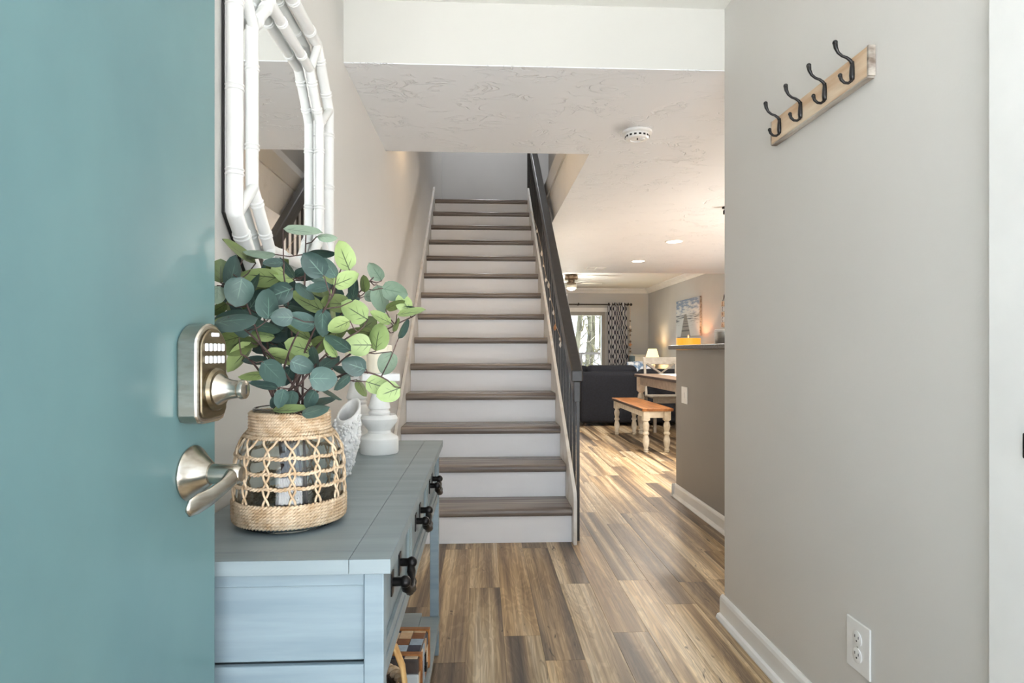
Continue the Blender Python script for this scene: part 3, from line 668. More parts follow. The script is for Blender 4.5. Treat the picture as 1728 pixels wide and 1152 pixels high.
for q in range(42):
    a_ = rf.uniform(0, 2*PI); d_ = math.sqrt(rf.random())
    LEAVES.append((740+310*d_*math.cos(a_), 520+270*d_*math.sin(a_), rf.uniform(52, 72), rf.uniform(26, 56), rf.uniform(0, 180), rf.choice('DDDM')))
zoom = lambda x, y_: (260+x/3.2, 360+y_/3.2)
# main stems: from the jar floor through the neck to the crown
tips = [(820, 110, 1.16), (1040, 240, 1.20), (430, 330, 1.08), (560, 330, 1.20), (1200, 330, 1.22), (1390, 560, 1.20), (1260, 900, 1.12), (400, 560, 1.04), (700, 330, 1.10), (960, 450, 1.06), (470, 760, 1.06), (780, 640, 1.05), (1100, 640, 1.10)]
stems = []
for i, (zx, zy, yy) in enumerate(tips):
    px, py = zoom(zx, zy); tip = at_y(px, py, yy)
    a = 2*PI*i/len(tips); base = Vector((JX+.03*math.cos(a), JY+.03*math.sin(a), TZ+.014)); neck = Vector((JX+.028*math.cos(a*1.7+1), JY+.028*math.sin(a*1.7+1), TZ+.212))
    mid = neck.lerp(tip, .5)+Vector((0, 0, .035 if zy < 800 else .07))
    pts = []
    for k in range(7): pts.append(base.lerp(neck, k/7))
    for k in range(15):
        t = k/14; pts.append(neck*(1-t)**2+mid*2*t*(1-t)+tip*t*t)
    stems.append(pts)
smb = [MB().tube([p-eo for p in s_], [.0032-.0019*k/21 for k in range(22)], 6) for s_ in stems]
rnd = random.Random(3)
camp = Vector((0, 0, H))
for idx, (zx, zy, a, b_, ang, key) in enumerate(LEAVES):
    px, py = zoom(zx, zy)
    front = idx < 87
    # depth: the crown is a rounded mass; filler leaves sit deeper
    dy = rnd.uniform(-.07, .05) if front else rnd.uniform(.05, .14)
    yy = 1.12+dy+(.06 if zx > 1100 else 0)
    if zx < 480: yy = max(1.03, yy-.03)
    c = at_y(px, py, yy)
    view = (c-camp); dist = view.length; vn = view.normalized()
    right = vn.cross(Vector((0, 0, 1))).normalized(); up = right.cross(vn)
    px2m = dist/F/3.2*.93
    length = 2*a*px2m
    th = math.radians(ang)
    ax = (right*math.cos(th)+up*math.sin(th)).normalized()
    # leaf base end: the one nearer to a stem
    cands = [(min((p-(c-ax*sg_*length/2)).length+(.0 if p.z < c.z+.03 else .03) for s_ in stems for p in s_[8:]), sg_) for sg_ in (1, -1)]
    sg_ = min(cands)[1]; ax = ax*sg_
    side = vn.cross(ax).normalized()
    tilt = math.acos(max(.12, min(1, b_/(a*.86)*.98))) if key != 'x' else 0
    tilt *= 1 if rnd.random() < .5 else -1
    nrm = (-vn); nrm = Matrix.Rotation(tilt, 3, ax) @ nrm
    xd = ax.cross(nrm).normalized()
    base = c-ax*length*.55
    ln = 2*a*px2m*1.1; wsc = max(ln*1.0, 2*b_*px2m*1.05)
    mat = Matrix((xd*wsc, ax*ln, nrm*ln)).transposed().to_4x4(); mat.translation = base-eo
    o = bpy.data.objects.new('leaf', LM[key][idx % 3]); C.objects.link(o); o.parent = ev; o.matrix_local = mat
    # petiole to the closest stem point
    best = min(((p-base).length+(.0 if p.z < base.z+.01 else .05), si, pi) for si, s_ in enumerate(stems) for pi, p in enumerate(s_) if pi >= 7)
    p = stems[best[1]][best[2]]
    m_ = p.lerp(base, .55)+Vector((0, 0, -.004)); l2 = base+ax*ln*.06
    smb[best[1]].tube([q-eo for q in (p, m_, base, l2)], [.0013, .0011, .001, .0008], 5)
for mb in smb: mb.build('stem', M['stem'], ev, smooth=True)

# ------------------------------------------------------------------ candle holders
def holder_parts(t, tall):
    prof = [(.001, 0), (.056, 0), (.058, .004), (.058, .044), (.055, .050), (.036, .062), (.034, .070), (.042, .080), (.054, .096), (.056, .106), (.050, .118), (.034, .130), (.031, .138), (.033, .142), (.033, .146), (.029, .150), (.029, .154), (.034, .158), (.033, .164), (.028, .182), (.022, .205), (.019, .225), (.024, .236), (.030, .242), (.001, .243)]
    MB().lathe([(r, z if z < .13 else z+tall) for r, z in prof], 36).build('turned_post', M['candle_white'], t, smooth=35)
    z = .243+tall
    MB().box(-.056, .056, -.056, .056, z-.001, z+.022).build('candle_plate', M['candle_white'], t, bevel=.003)
h1 = thing('candle_holder', 'white turned candle holder standing in front on the console, nearer the drawers', 'candle holder', (-.315, 1.953, TZ+.0005), .25, 'pair of white turned candle holders')
holder_parts(h1, -.020)
h2 = thing('candle_holder', 'white turned candle holder at the back by the wall, half hidden by the other', 'candle holder', (-.412, 2.095, TZ+.0005), .25, 'pair of white turned candle holders')
holder_parts(h2, .0)
for hh, lab, z in ((h1, 'ivory pillar candle on the front candle holder beside the stairs', .245), (h2, 'ivory pillar candle on the rear candle holder behind the leaves', .265)):
    cd = thing('pillar_candle', lab, 'candle', (hh.location.x, hh.location.y, TZ+z+.001), .2, 'ivory pillar candles')
    MB().lathe([(.001, 0), (.037, 0), (.0385, .002), (.0385, .083), (.036, .086), (.028, .084), (.001, .0835)], 32).build('wax', M['wax'], cd, smooth=40)
    MB().tube([(0, 0, .082), (.0005, 0, .089), (.002, 0, .095)], .0012, 6).build('wick', M['slot'], cd)

# textured white vase
cv = thing('coral_vase', 'white bisque coral vase with a slanted opening behind the woven jar', 'vase', (-.352, 1.600, TZ+.0005), .5)
mb = MB(); nz, na = 30, 48
rnd = random.Random(5)
def cr(z): return .024+.020*math.sin(min(1, z/.11)*PI/2)-.016*max(0, (z-.10)/.1)
top = lambda a: .168+.026*math.cos(a-.6)
for i in range(nz+1):
    for k in range(na):
        a = 2*PI*k/na; z = top(a)*i/nz; r = cr(z)*(1 if math.cos(a) > .55 or i > nz-2 else 1+.05*math.sin(k*2.9+i*3.7)*math.sin(i*2.3+k*1.1))
        mb.v.append((r*math.cos(a)*.78+.012*z/.15, r*math.sin(a)*1.0-.02*z/.15, z))
for i in range(nz+1):
    for k in range(na):
        a = 2*PI*k/na; z0 = top(a)*(1-i/nz)+.006*(i/nz); r = cr(z0)-.006
        mb.v.append((r*math.cos(a)*.78+.012*z0/.15, r*math.sin(a)*1.0-.02*z0/.15, z0))
for i in range(2*nz+1):
    for k in range(na):
        k2 = (k+1) % na; mb.f.append((i*na+k, i*na+k2, (i+1)*na+k2, (i+1)*na+k))
mb.f.append(tuple(range(na-1, -1, -1))); mb.f.append(tuple((2*nz+1)*na+k for k in range(na)))
mb.build('vessel', M['coral'], cv, smooth=True)
mb = MB()
for q in range(420):
    a = rnd.uniform(.75, 2*PI-.75); z = rnd.uniform(.01, .93)*top(a); r = cr(z)+.001
    mb.sphere((r*math.cos(a)*.78+.012*z/.15, r*math.sin(a)-.02*z/.15, z), rnd.uniform(.003, .0055), 6, 4)
o = mb.build('coral_nodules', M['coral'], cv, smooth=True); o['kind'] = 'stuff'

# ------------------------------------------------------------------ right wall: hook rail, outlet
hk = thing('coat_hook_rail', 'rustic wooden rail with four dark double hooks on the right wall', 'coat rack', (XR, 1.733, 1.756))
MB().box(-.019, -.001, -.254, .254, -.037, .037).build('board', M['board'], hk, bevel=.003)
for s_ in (-1, 1):
    MB().box(-.0195, -.001, s_*.2545-.0035, s_*.2545+.0035, -.0372, .0372).build('board_end', M['board_grey'], hk, bevel=.001)
MB().box(-.0192, -.001, -.2535, .2535, -.0415, -.0372).build('board_edge', M['board_grey'], hk, bevel=.001)
for yh in (-.195, -.068, .062, .192):
    hkp = MB().lathe([(.0005, -.024), (.006, -.022), (.0075, -.010), (.0065, .008), (.0045, .024), (.0005, .027)], 12, (-.0215, yh, 0), cap=False, sy=1.0).build('hook', M['hook'], hk, smooth=True)
    up = [(-.021, yh, .016), (-.026, yh, .027), (-.036, yh, .034), (-.048, yh, .038), (-.058, yh, .046), (-.064, yh, .058), (-.066, yh, .070)]
    MB().tube(up, [.0045, .0042, .0036, .0034, .0038, .0052, .0064], 10).sphere((-.0662, yh, .071), .0066, 10, 8).build('upper_prong', M['hook'], hkp, smooth=True)
    lo = [(-.021, yh, -.014), (-.024, yh, -.024), (-.032, yh, -.030), (-.042, yh, -.029), (-.050, yh, -.022), (-.053, yh, -.012)]
    MB().tube(lo, [.0045, .004, .0036, .0036, .004, .005], 10).sphere((-.0533, yh, -.011), .0055, 10, 8).build('lower_prong', M['hook'], hkp, smooth=True)

def outlet(label, loc_, rz_, wd, ht):
    t = thing('wall_outlet', label, 'outlet', loc_, rz_)
    # local -x is outward
    mb = MB(); a, b_ = wd/2, ht/2
    MB().box(-.006, -.0003, -a, a, -b_, b_).build('cover_plate', M['plastic'], t, bevel=.0035, seg=3)
    for s_ in (1, -1):
        zc = s_*ht*.165
        f_ = MB().lathe([(.0005, 0), (wd*.19, 0), (wd*.19, .0022), (wd*.17, .003), (.0005, .003)], 24, (-.0058, 0, zc), axis=Matrix.Rotation(-PI/2, 3, 'Y')).build('receptacle', M['plastic'], t, smooth=35)
        mb = MB()
        for q in (-1, 1): mb.box(-.0093, -.0087, q*wd*.075-.0011, q*wd*.075+.0011, zc+.001, zc+ht*.062)
        mb.lathe([(.0005, 0), (.0024, 0), (.0024, .0006), (.0005, .0006)], 10, (-.0087, 0, zc-ht*.045), axis=Matrix.Rotation(-PI/2, 3, 'Y'))
        mb.build('slots', M['slot'], f_)
    MB().lathe([(.0005, 0), (.003, 0), (.0025, .001), (.0005, .0012)], 10, (-.006, 0, 0), axis=Matrix.Rotation(-PI/2, 3, 'Y')).build('screw', M['steel'], t)
    return t
outlet('white duplex outlet low on the right entry wall', (XR, 1.541, .306), 0, .098, .128)
sw = thing('light_switch', 'white switch plate on the taupe half wall below the counter', 'switch', (1.41, 4.30, .748))
MB().box(-.006, -.0003, -.062, .062, -.058, .058).build('cover_plate', M['plastic'], sw, bevel=.002)
MB().box(-.010, -.0055, -.012, .012, -.020, .020).build('toggle', M['plastic'], sw, bevel=.002)

# ------------------------------------------------------------------ ceiling fittings
sd = thing('smoke_detector', 'round white smoke detector on the low hall ceiling', 'smoke detector', (.777, 3.112, ZS))
MB().lathe([(.001, -.0005), (.073, -.0005), (.074, -.004), (.073, -.012), (.066, -.015), (.001, -.015)], 40).build('base_ring', M['plastic'], sd, smooth=35)
MB().lathe([(.058, -.0155), (.060, -.020), (.0585, -.034), (.053, -.040), (.034, -.043), (.033, -.038), (.001, -.038)], 40).build('cover', M['plastic'], sd, smooth=35)
mb = MB()
for k in range(16):
    a = 2*PI*k/16; mb.box(-.006, .006, .0585, .0605, -.0325, -.024); mb.xform(Matrix.Rotation(a, 4, 'Z'), len(mb.v)-8)
mb.build('vent_slots', M['slot'], sd)
MB().lathe([(.001, -.049), (.012, -.048), (.013, -.038), (.001, -.037)], 16, (.022, -.02, 0)).build('test_button', M['plastic'], sd, smooth=35)
MB().lathe([(.001, -.052), (.003, -.052), (.003, -.038), (.001, -.038)], 8, (-.006, -.03, 0)).build('indicator', M['slot'], sd)

def downlight(x, y_, label, power, col=(1, .94, .86), r=.075):
    t = thing('recessed_light', label, 'ceiling light', (x, y_, ZS), 0, 'recessed ceiling lights')
    MB().lathe([(r+.018, -.0005), (r+.017, -.005), (r+.004, -.007), (r, -.0035), (r, -.0005)], 36, cap=False).build('trim_ring', M['plastic'], t, smooth=35)
    MB().lathe([(.001, -.0015), (r, -.0015), (r-.004, -.004), (.001, -.0045)], 36, cap=False).build('lens', M['led'], t, smooth=True)
    l = bpy.data.lights.new('downlight', 'AREA'); l.shape = 'DISK'; l.size = .14; l.energy = power; l.color = col
    o = bpy.data.objects.new('downlight', l); C.objects.link(o); o.location = (x, y_, ZS-.012)
downlight(1.922, 6.19, 'lit recessed ceiling light nearer the counter', 15)
downlight(1.898, 7.55, 'lit recessed ceiling light farther away, beside the air vent', 16)
downlight(2.6, 3.9, 'recessed ceiling light over the kitchen side of the counter', 12, (1, .85, .62))
downlight(3.1, 6.2, 'recessed ceiling light over the kitchen', 16)
pd = thing('added_pendant', 'unseen frosted globe pendant added over the kitchen to light the low hall ceiling', 'added pendant lamp', (2.95, 4.4, ZS))  # unseen pendant, added to brighten the low hall ceiling
MB().lathe([(.001, -.0005), (.05, -.0005), (.05, -.02), (.001, -.02)], 24).build('canopy', M['steel'], pd, smooth=35)
MB().tube([(0, 0, -.02), (0, 0, -.70)], .004, 8).build('cord', M['steel'], pd)
MB().sphere((0, 0, -.79), .10, 24, 16).build('globe', M['frost'], pd, smooth=True)
l = bpy.data.lights.new('added_pendant_fill', 'POINT'); l.energy = 46; l.color = (1, .95, .89); l.shadow_soft_size = .1  # added fill light from the kitchen side, out of view
o = bpy.data.objects.new('added_pendant_fill', l); C.objects.link(o); o.location = (2.95, 4.4, ZS-1.0)
va = thing('ceiling_vent', 'white rectangular air register on the ceiling near the living room', 'vent', (1.498, 8.215, ZS))
mb = MB().box(-.135, .135, -.115, -.095, -.006, -.0005).box(-.135, .135, .095, .115, -.006, -.0005).box(-.135, -.115, -.095, .095, -.006, -.0005).box(.115, .135, -.095, .095, -.006, -.0005).box(-.008, .008, -.095, .095, -.006, -.0005)
mb.build('vent_frame', M['plastic'], va)
for k in range(9):
    MB().box(-.115, .115, -.006, .006, -.002, -.0005).build('louvre', M['plastic'], va, loc=(0, -.085+k*.021, -.001), rot=(.5, 0, 0))
cm = thing('track_light', 'small black spotlight on the kitchen ceiling just past the wall corner', 'spotlight', (1.858, 4.70, ZS))
MB().lathe([(.001, -.0005), (.03, -.0005), (.03, -.012), (.001, -.012)], 20).build('canopy', M['iron'], cm, smooth=35)
MB().tube([(0, 0, -.012), (0, 0, -.03)], .006, 8).build('arm', M['iron'], cm)
MB().lathe([(.001, -.055), (.022, -.055), (.022, -.028), (.014, -.022), (.001, -.022)], 18).build('head', M['iron'], cm, smooth=35)

# ------------------------------------------------------------------ furniture of the dining area
def turned_leg(mb, x, y_, ht, s=1.0, block=.16):
    w_ = .037*s
    mb.box(x-w_, x+w_, y_-w_, y_+w_, ht-block, ht)
    h = ht-block
    prof = [(.020, 0), (.026, .02), (.027, .05), (.020, .065), (.028, .085), (.030, .10), (.022, .125), (.026, .17), (.034, .27), (.037, .38), (.030, .47), (.023, .53), (.034, .56), (.036, .60), (.024, .66), (.033, .74), (.037, .84), (.030, .92), (.022, .955), (.035, .98), (.035, 1)]
    mb.lathe([(r*s, z*h) for r, z in prof], 18, (x, y_, 0))
    return mb
bn = thing('dining_bench', 'honey-topped bench with cream turned legs in front of the dining table', 'bench', (1.83, 7.20, 0))
bx0, bx1, by0, by1 = -.175, .155, -.78, .74
MB().box(bx0, bx1, by0, by1, .432, .464).build('bench_top', M['oak'], bn, bevel=.006)
MB().box(bx0-.0012, bx0+.004, by0+.006, by1-.006, .434, .458).build('top_edge', M['walnut'], bn)
mb = MB().box(bx0+.045, bx0+.065, by0+.08, by1-.08, .36, .432).box(bx1-.065, bx1-.045, by0+.08, by1-.08, .36, .432).box(bx0+.08, bx1-.08, by0+.045, by0+.065, .36, .432).box(bx0+.08, bx1-.08, by1-.065, by1-.045, .36, .432)
mb.build('apron', M['cream'], bn, bevel=.002)
for lx in (bx0+.055, bx1-.055):
    for ly in (by0+.055, by1-.055):
        turned_leg(MB(), lx, ly, .4315, .92, .095).build('leg', M['cream'], bn, smooth=40)
tbn = thing('dining_table', 'cream dining table with dark wood top and turned legs behind the bench', 'table', (2.40, 7.08, 0))
ax0, ax1, ay0, ay1 = -.44, .44, -.92, .92
MB().box(ax0, ax1, ay0, ay1, .732, .766).build('table_top', M['table_top'], tbn, bevel=.006)
MB().box(ax0-.0012, ax0+.004, ay0+.006, ay1-.006, .734, .760).build('top_edge', M['walnut'], tbn)
mb = MB().box(ax0+.05, ax0+.07, ay0+.1, ay1-.1, .63, .732).box(ax1-.07, ax1-.05, ay0+.1, ay1-.1, .63, .732).box(ax0+.1, ax1-.1, ay0+.05, ay0+.07, .63, .732).box(ax0+.1, ax1-.1, ay1-.07, ay1-.05, .63, .732)
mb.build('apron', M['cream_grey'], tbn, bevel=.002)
for lx in (ax0+.07, ax1-.07):
    for ly in (ay0+.07, ay1-.07):
        turned_leg(MB(), lx, ly, .7315, 1.2, .18).build('leg', M['cream'], tbn, smooth=40)
rn = tag(MB().box(2.22, 2.60, 6.3, 7.82, .7665, .7705).build('table_runner', M['linen'], None, bevel=.001), 'white cloth runner lying along the dining table', 'table runner')
ch = thing('dining_chair', 'cream X-back dining chair at the far end of the dining table', 'chair', (2.45, 8.27, 0))
for s_ in (-1, 1):
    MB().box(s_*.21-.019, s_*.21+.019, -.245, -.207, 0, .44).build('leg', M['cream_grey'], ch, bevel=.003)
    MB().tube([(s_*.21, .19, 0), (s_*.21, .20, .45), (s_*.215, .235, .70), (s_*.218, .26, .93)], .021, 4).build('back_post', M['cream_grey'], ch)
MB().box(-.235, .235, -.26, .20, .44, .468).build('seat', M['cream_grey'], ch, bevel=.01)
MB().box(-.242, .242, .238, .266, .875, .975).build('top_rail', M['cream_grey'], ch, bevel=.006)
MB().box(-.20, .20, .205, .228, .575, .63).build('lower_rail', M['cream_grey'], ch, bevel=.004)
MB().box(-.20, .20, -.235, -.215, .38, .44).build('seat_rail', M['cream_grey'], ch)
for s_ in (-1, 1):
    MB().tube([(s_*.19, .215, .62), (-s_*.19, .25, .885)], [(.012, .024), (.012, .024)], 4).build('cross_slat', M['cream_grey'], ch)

# sofa (seen from behind)
sf = thing('sofa', 'dark navy fabric sofa seen from behind beyond the dining bench', 'sofa', (2.36, 9.2, 0))
MB().box(-.98, .98, -.45, -.25, .045, .765).build('back_frame', M['sofa'], sf, bevel=.05, seg=4)
MB().box(-.98, -.78, -.25, .48, .045, .62).build('arm', M['sofa'], sf, bevel=.05, seg=4)
MB().box(.78, .98, -.25, .48, .045, .62).build('arm', M['sofa'], sf, bevel=.05, seg=4)
MB().box(-.78, .78, -.25, .46, .045, .30).build('base', M['sofa'], sf, bevel=.02)
for x0, x1 in ((-.77, .0), (.0, .77)):
    MB().box(x0+.004, x1-.004, -.22, .48, .302, .46).build('seat_cushion', M['sofa'], sf, bevel=.04, seg=3)
for x0, x1, zt in ((-.86, -.12, .855), (-.10, .77, .80)):
    MB().box(x0, x1, -.30, -.05, .47, zt).build('back_cushion', M['sofa'], sf, bevel=.085, seg=5)
for x in (-.9, .9):
    for y_ in (-.38, .4): MB().lathe([(.022, 0), (.026, .046), (.001, .046)], 12, (x, y_, 0)).build('foot', M['walnut'], sf)
def pillow(label, m, c, s, rot, name='throw_pillow'):
    mb = MB(); n = 14
    for sd_ in (1, -1):
        k0 = len(mb.v)
        for i in range(n+1):
            for j in range(n+1):
                u, v = i/n*2-1, j/n*2-1; q = (1-u*u)*(1-v*v); e = 1-.07*(abs(u*v))
                mb.v.append((u*s*e*(1-.06*(1-v*v)*(u*u)), sd_*.075*q**.45, v*s*e))
        for i in range(n):
            for j in range(n):
                a = k0+i*(n+1)+j; mb.f.append((a, a+1, a+n+2, a+n+1))
    return tag(mb.build(name, m, None, smooth=True, loc=c, rot=rot), label, 'pillow')
pillow('blue and white patterned pillow propped on the navy sofa back cushions', M['ticking'], (2.36, 9.28, .72), .2, (-.35, 0, 0))
pillow('small dark navy pillow on the left arm of the sofa', M['sofa'], (1.485, 9.22, .735), .11, (0, .1, .2))

# cabinet, lamps
cb = thing('side_cabinet', 'pale grey cabinet with a teal shadow side near the far corner', 'cabinet', (3.30, 13.2, 0))
MB().box(-.13, .20, -.2, .2, 0, .96).build('body', M['teal_cab'], cb, bevel=.004)
MB().box(-.10, .19, -.212, -.2, .05, .955).build('door', M['pale_cab'], cb, bevel=.003)
MB().box(-.14, .21, -.215, .2, .96, .985).build('cabinet_top', M['pale_cab'], cb, bevel=.003)
def table_lamp(label, loc_, r0, r1, zs, hs, m, power, col, fin=True):
    t = thing('table_lamp', label, 'lamp', loc_)
    MB().lathe([(.001, 0), (.07, 0), (.075, .012), (.03, .03), (.05, .08), (.06, .14), (.035, .2), (.012, .22), (.012, zs+hs*.3), (.001, zs+hs*.3)], 24).build('lamp_base', M['candle_white'], t, smooth=35)
    MB().lathe([(r0, zs), (r1, zs+hs), (r1-.004, zs+hs), (r0-.004, zs)], 36, cap=False).build('lamp_shade', m, t, smooth=35)
    if fin: MB().lathe([(.004, zs+hs*.3), (.004, zs+hs+.012), (.010, zs+hs+.022), (.014, zs+hs+.036), (.008, zs+hs+.052), (.001, zs+hs+.058)], 12).build('finial', M['candle_white'], t, smooth=True)
    l = bpy.data.lights.new('lamp_bulb', 'POINT'); l.energy = power; l.color = col; l.shadow_soft_size = .04
    o = bpy.data.objects.new('lamp_bulb', l); C.objects.link(o); o.location = (loc_[0], loc_[1], loc_[2]+zs+hs*.5)
def end_table(label, x, y_, z):
    t = thing('end_table', label, 'table', (x, y_, 0))
    MB().box(-.22, .22, -.22, .22, z-.03, z).build('top', M['walnut'], t, bevel=.004)
    MB().box(-.2, .2, -.2, .2, .18, .2).build('shelf', M['walnut'], t)
    for a in (-.19, .19):
        for b_ in (-.19, .19): MB().box(a-.02, a+.02, b_-.02, b_+.02, 0, z-.03).build('leg', M['walnut'], t)
end_table('dark end table against the right wall under the orange lamp', 3.40, 10.2, .72)
table_lamp('table lamp with a glowing orange drum shade showing above the counter', (3.40, 10.2, .721), .195, .195, .25, .30, M['lamp_orange'], 5, (1, .62, .28))
end_table('dark end table in the far right corner under the cream lamp', 3.46, 12.6, .62)
table_lamp('table lamp with a glowing cream tapered shade showing above the dining chair', (3.46, 12.6, .621), .135, .085, .315, .17, M['lamp_cream'], 8, (1, .75, .45), False)

# picture of a beach boardwalk
def picture_mat():
    m = bpy.data.materials.new('beach_boardwalk_print'); nt, b = nodes_of(m); N = nt.nodes; L = nt.links
    tc = N.new('ShaderNodeTexCoord'); sp = N.new('ShaderNodeSeparateXYZ'); L.new(tc.outputs['Generated'], sp.inputs[0])
    def mth(op, a, bb=0):
        q = N.new('ShaderNodeMath'); q.operation = op
        for k, v in enumerate((a, bb)):
            if isinstance(v, (int, float)): q.inputs[k].default_value = v
            else: L.new(v, q.inputs[k])
        return q.outputs[0]
    def mix(f, a, c):
        x = N.new('ShaderNodeMix'); x.data_type = 'RGBA'; L.new(f, x.inputs[0])
        for k, v in ((6, a), (7, c)):
            if isinstance(v, tuple): x.inputs[k].default_value = v
            else: L.new(v, x.inputs[k])
        return x.outputs[2]
    U = mth('SUBTRACT', 1.0, sp.outputs['Y']); V = sp.outputs['Z']
    mp = N.new('ShaderNodeMapping'); mp.inputs['Scale'].default_value = (1, 3, 7); L.new(tc.outputs['Generated'], mp.inputs[0])
    n = N.new('ShaderNodeTexNoise'); n.inputs['Scale'].default_value = 2; n.inputs['Detail'].default_value = 5; L.new(mp.outputs[0], n.inputs[0])
    sky = N.new('ShaderNodeValToRGB'); sky.color_ramp.elements[0].color = rgb(120, 140, 168); sky.color_ramp.elements[1].color = rgb(206, 208, 206)
    sky.color_ramp.elements[0].position = .4; sky.color_ramp.elements[1].position = .6
    L.new(mth('ADD', n.outputs['Fac'], mth('MULTIPLY', mth('SUBTRACT', .8, V), .6)), sky.inputs[0])
    sea = N.new('ShaderNodeValToRGB'); sea.color_ramp.elements[0].color = rgb(52, 60, 72); sea.color_ramp.elements[1].color = rgb(196, 200, 200)
    sea.color_ramp.elements[0].position = .38; sea.color_ramp.elements[1].position = .56
    mp2 = N.new('ShaderNodeMapping'); mp2.inputs['Scale'].default_value = (1, 3, 30); L.new(tc.outputs['Generated'], mp2.inputs[0])
    n2 = N.new('ShaderNodeTexNoise'); n2.inputs['Scale'].default_value = 1.2; L.new(mp2.outputs[0], n2.inputs[0])
    L.new(mth('ADD', n2.outputs['Fac'], mth('MULTIPLY', mth('SUBTRACT', .56, V), .55)), sea.inputs[0])
    col = mix(mth('GREATER_THAN', V, .60), sea.outputs[0], sky.outputs[0])
    # boardwalk: narrows toward the horizon
    half = mth('MULTIPLY', mth('SUBTRACT', .66, V), .30)
    dx = mth('ABSOLUTE', mth('SUBTRACT', U, .42))
    inside = mth('MULTIPLY', mth('LESS_THAN', dx, mth('ADD', half, .02)), mth('LESS_THAN', V, .60))
    slat = mth('FRACT', mth('DIVIDE', 2.4, mth('ADD', mth('SUBTRACT', .72, V), .02)))
    walk = mix(mth('GREATER_THAN', slat, .3), rgb(86, 84, 80), rgb(136, 132, 124))
    col = mix(inside, col, walk)
    L.new(col, b.inputs['Base Color']); b.inputs['Roughness'].default_value = .6
    return m
pk = thing('beach_picture', 'canvas picture of a boardwalk running out to the sea on the right wall', 'picture', (3.70, 11.05, 1.655))
MB().box(-.034, -.001, -.635, .635, -.335, .335).build('stretcher', M['board_grey'], pk)
MB().box(-.036, -.0341, -.635, .635, -.335, .335).build('print', picture_mat(), pk)

# hanging letter sign
hs = thing('hanging_sign', 'narrow wooden letter sign hanging on a cord beside the wall corner', 'sign', (3.70, 9.42, 1.42))
MB().box(-.022, -.002, -.055, .055, 0, .40).build('sign_board', M['board_grey'], hs)
MB().tube([(-.010, -.045, .40), (-.006, 0, .50), (-.010, .045, .40)], .004, 6).build('cord', M['stem'], hs)
def letter(chr_, size, m, parent, mat4):
    cu = bpy.data.curves.new('letter', 'FONT'); cu.body = chr_; cu.size = size; cu.align_x = 'CENTER'; cu.align_y = 'CENTER'; cu.extrude = .001
    tmp = bpy.data.objects.new('letter_tmp', cu); C.objects.link(tmp)
    dg = bpy.context.evaluated_depsgraph_get(); me = bpy.data.meshes.new_from_object(tmp.evaluated_get(dg))
    C.objects.unlink(tmp); bpy.data.objects.remove(tmp); bpy.data.curves.remove(cu)
    me.materials.clear(); me.materials.append(m); me.transform(mat4)
    o = bpy.data.objects.new('letter', me); C.objects.link(o); o.parent = parent; return o
for k, c_ in enumerate('BEACH'):
    zc = .36-k*.08
    tl = MB().box(-.030, -.022, -.052, .052, zc-.037, zc+.037).build('letter_tile', M['board'] if k % 2 == 0 else M['linen'], hs)
    lmat = Matrix.Translation((-.0315, 0, zc-.002)) @ Matrix(((0, 0, -1, 0), (-1, 0, 0, 0), (0, 1, 0, 0), (0, 0, 0, 1)))
    letter(c_, .085, M['oak'] if k % 2 == 0 else M['slot'], tl, lmat)

# canister on the counter
cn = thing('canister', 'satin steel canister on the bar counter beside the wall corner', 'canister', (1.578, 4.0, 1.0965))
MB().lathe([(.001, 0), (.066, 0), (.068, .003), (.068, .082), (.001, .082)], 36).build('body', M['steel'], cn, smooth=35)
MB().lathe([(.001, .082), (.070, .082), (.070, .094), (.064, .099), (.001, .1)], 36).build('lid', M['linen'], cn, smooth=35)

# ------------------------------------------------------------------ sliding door, curtain, garland, fan
w1 = thing('window_1', 'sliding glass balcony door with a grey frame in the far wall', 'window', (1.835, 13.84, 0), kind='structure')
def wb(nm, m, *a, **k): return MB().box(*a).build(nm, m, w1, **k)
wb('head_jamb', M['frame_grey'], -.885, .885, -.06, .08, 1.85, 1.93)
wb('sill', M['frame_grey'], -.885, .885, -.06, .08, 0, .03)
for s_ in (-1, 1): wb('side_jamb', M['frame_grey'], s_*.85-.035, s_*.85+.035, -.06, .08, .03, 1.85)
wb('meeting_stile', M['frame_grey'], -.04, .04, -.02, .05, .03, 1.85)
for s_ in (-1, 1):
    wb('pane', M['pane'], min(s_*.04, s_*.815), max(s_*.04, s_*.815), .012, .018, .03, 1.85)
wb('head_casing', M['trim'], -.95, .95, -.055, -.042, 1.93, 2.02)
cr_ = thing('curtain_rod', 'dark bronze curtain rod with ball finial over the sliding door', 'curtain rod', (2.0, 13.68, 2.085))
MB().tube([(-1.3, 0, 0), (1.27, 0, 0)], .013, 12).build('rod', M['rodm'], cr_, smooth=35)
for s_ in (-1.3, 1.28): MB().sphere((s_, 0, 0), .03, 14, 10).build('finial', M['rodm'], cr_, smooth=True)
for s_ in (-1.2, .12, 1.22):
    MB().box(s_-.01, s_+.01, 0, .118, -.02, .02).lathe([(.001, 0), (.018, 0), (.010, .02), (.001, .03)], 10, (s_, 0, .012)).build('bracket', M['rodm'], cr_)
